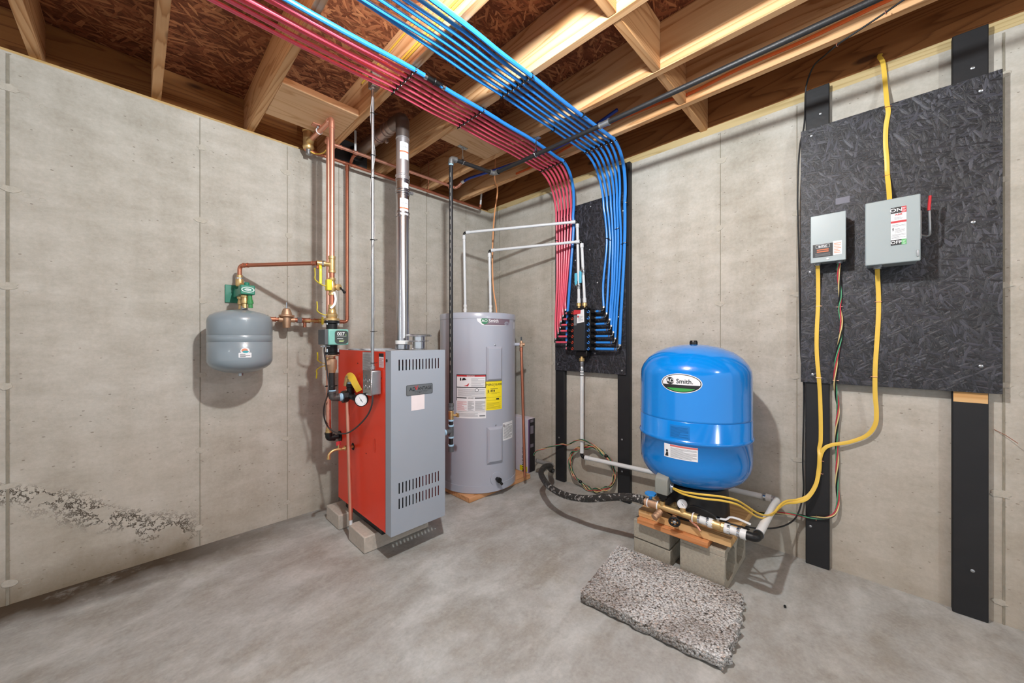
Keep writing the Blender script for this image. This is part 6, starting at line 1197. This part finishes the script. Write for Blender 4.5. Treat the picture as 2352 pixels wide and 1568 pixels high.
cable('phone_cable', 'thin black cable running down the left edge of the large black board', 'cable',
      [tuple(onZ(2110, -22, 2.472)), tuple(onZ(2075, 0, 2.472)), tuple(onZ(2035, 28, 2.472)), tuple(onZ(1978, 66, 2.470)), tuple(onZ(1923, 103, 2.472)), W(1895, 127, -.20), W(1870, 150, -.12), W(1855, 185, -.05), W(1850, 215, -.03), W(1849, 260, -.03), W(1846, 295, -.04), W(1838, 330, -.045), W(1834, 380, -.05), W(1832, 460, -.04), W(1834, 540, -.03), W(1836, 650, -.02), W(1839, 800, -.02), W(1846, 880, -.02), W(1846, 960, -.03), W(1844, 1060, -.03), W(1846, 1120, -.03), W(1842, 1150, -.03), W(1830, 1185, -.05), W(1810, 1203, -.10), W(1780, 1212, -.18), W(1740, 1213, -.26), W(1705, 1208, -.30), W(1690, 1212, -.38), W(1720, 1215, -.56), W(1660, 1196, -.60), W(1622, 1173, -.63), W(1600, 1163, -.63), W(1588, 1161, -.625), W(1578, 1166, -.620)], M['blackmat'], round_=.0038,
      staples=[])
for px, py in ((2035, 28), (1923, 103)):
    p = onZ(px, py, 2.4735); mb = MB(); mb.torus(p, (.4, 1, 0), .0075, .0014, 12, 5); tag(obj('cable_staple', mb, M['copper']), 'copper staple on the joist holding the black cable, ' + ('nearer the wall' if px < 2000 else 'nearer the photo top edge'), 'staple', 'staples on the joist')
cable('heater_cable', 'tan flat cable hanging from the joist down to the top of the water heater', 'cable', [(-.500, -.60, 2.60), tuple(onZ(1136, 404, 2.49)), tuple(onZ(1139, 422, 2.475)), (-.345, -.455, 2.470), tuple(dep(1142, 3.2) + Vector((0, 0, (HY - 448) / FPX * 3.2))), tuple(dep(1136, 3.2) + Vector((0, 0, (HY - 490) / FPX * 3.2))), tuple(dep(1132.5, 3.17) + Vector((0, 0, (HY - 540) / FPX * 3.17))), tuple(dep(1131, 3.15) + Vector((0, 0, (HY - 600) / FPX * 3.15))), tuple(dep(1133, 3.13) + Vector((0, 0, (HY - 660) / FPX * 3.13))), tuple(dep(1139, 3.12) + Vector((0, 0, (HY - 700) / FPX * 3.12))), (dep(1141, 3.12).x, dep(1141, 3.12).y, TOPZ + .006)], M['tan'], nrm=(-.7, -.7, 0), w_=.011)
pts = []
for px, py in ((1185, 405), (1230, 385), (1300, 345), (1400, 289), (1460, 264), (1520, 240), (1580, 222), (1700, 163), (1850, 99), (2000, 27), (2080, -10)):
    p = onX(px, py, -.3675); p.z = max(p.z, 2.484) + .014; pts.append(tuple(p))
pts.append((-.3675, -3.8, 2.55)); cable('power_cable', 'orange flat cable stapled along the side of the joist nearest the wall', 'cable', pts, M['orange'], staples=[(Vector(pts[5]) + Vector((.003, 0, 0)), (0, 0, 1)), (Vector(pts[6]) + Vector((.003, 0, 0)), (0, 0, 1))])
for (x, z, y0_, y1_, lab) in ((JX[3] - .0225, 2.652, -.62, -4.4, 'yellow flat cable high on the side of the joist the conduit is fixed to'), (JX[3] - .0225, 2.525, -1.02, -4.4, 'yellow flat cable low on the side of the joist above the blue tubes'), (JX[3] - .0225, 2.546, -1.04, -4.4, 'amber flat cable just above another yellow one on the same joist side')):
    n = 9; cable('power_cable', lab, 'cable', [(x, y0_ + (y1_ - y0_) * k / n, z + .006 * math.sin(k * 1.3)) for k in range(n + 1)], M['cable'], w_=.012, th=.005, grp='yellow cables')
mb = MB(); mb.tube([(-1.69, -.095, 2.405), (-1.66, -.11, 2.395), (-1.62, -.14, 2.41), (-1.60, -.17, 2.47), (-1.598, -.18, 2.56)], .004, 8, 6); tag(obj('ground_wire', mb, M['cable']), 'short yellow wire looping beside the brass air separator', 'wire')
# tie wire sticking out of the concrete
mb = MB(); a, b = onX(2283, 986, -.003), onX(2338, 1018, -.045); mb.tube([a, a.lerp(b, .5) + Vector((0, 0, .004)), b], .0012, 5); tag(obj('tie_wire', mb, M['copper_d']), 'short rusty wire poking from the concrete right of the right black post', 'wire')
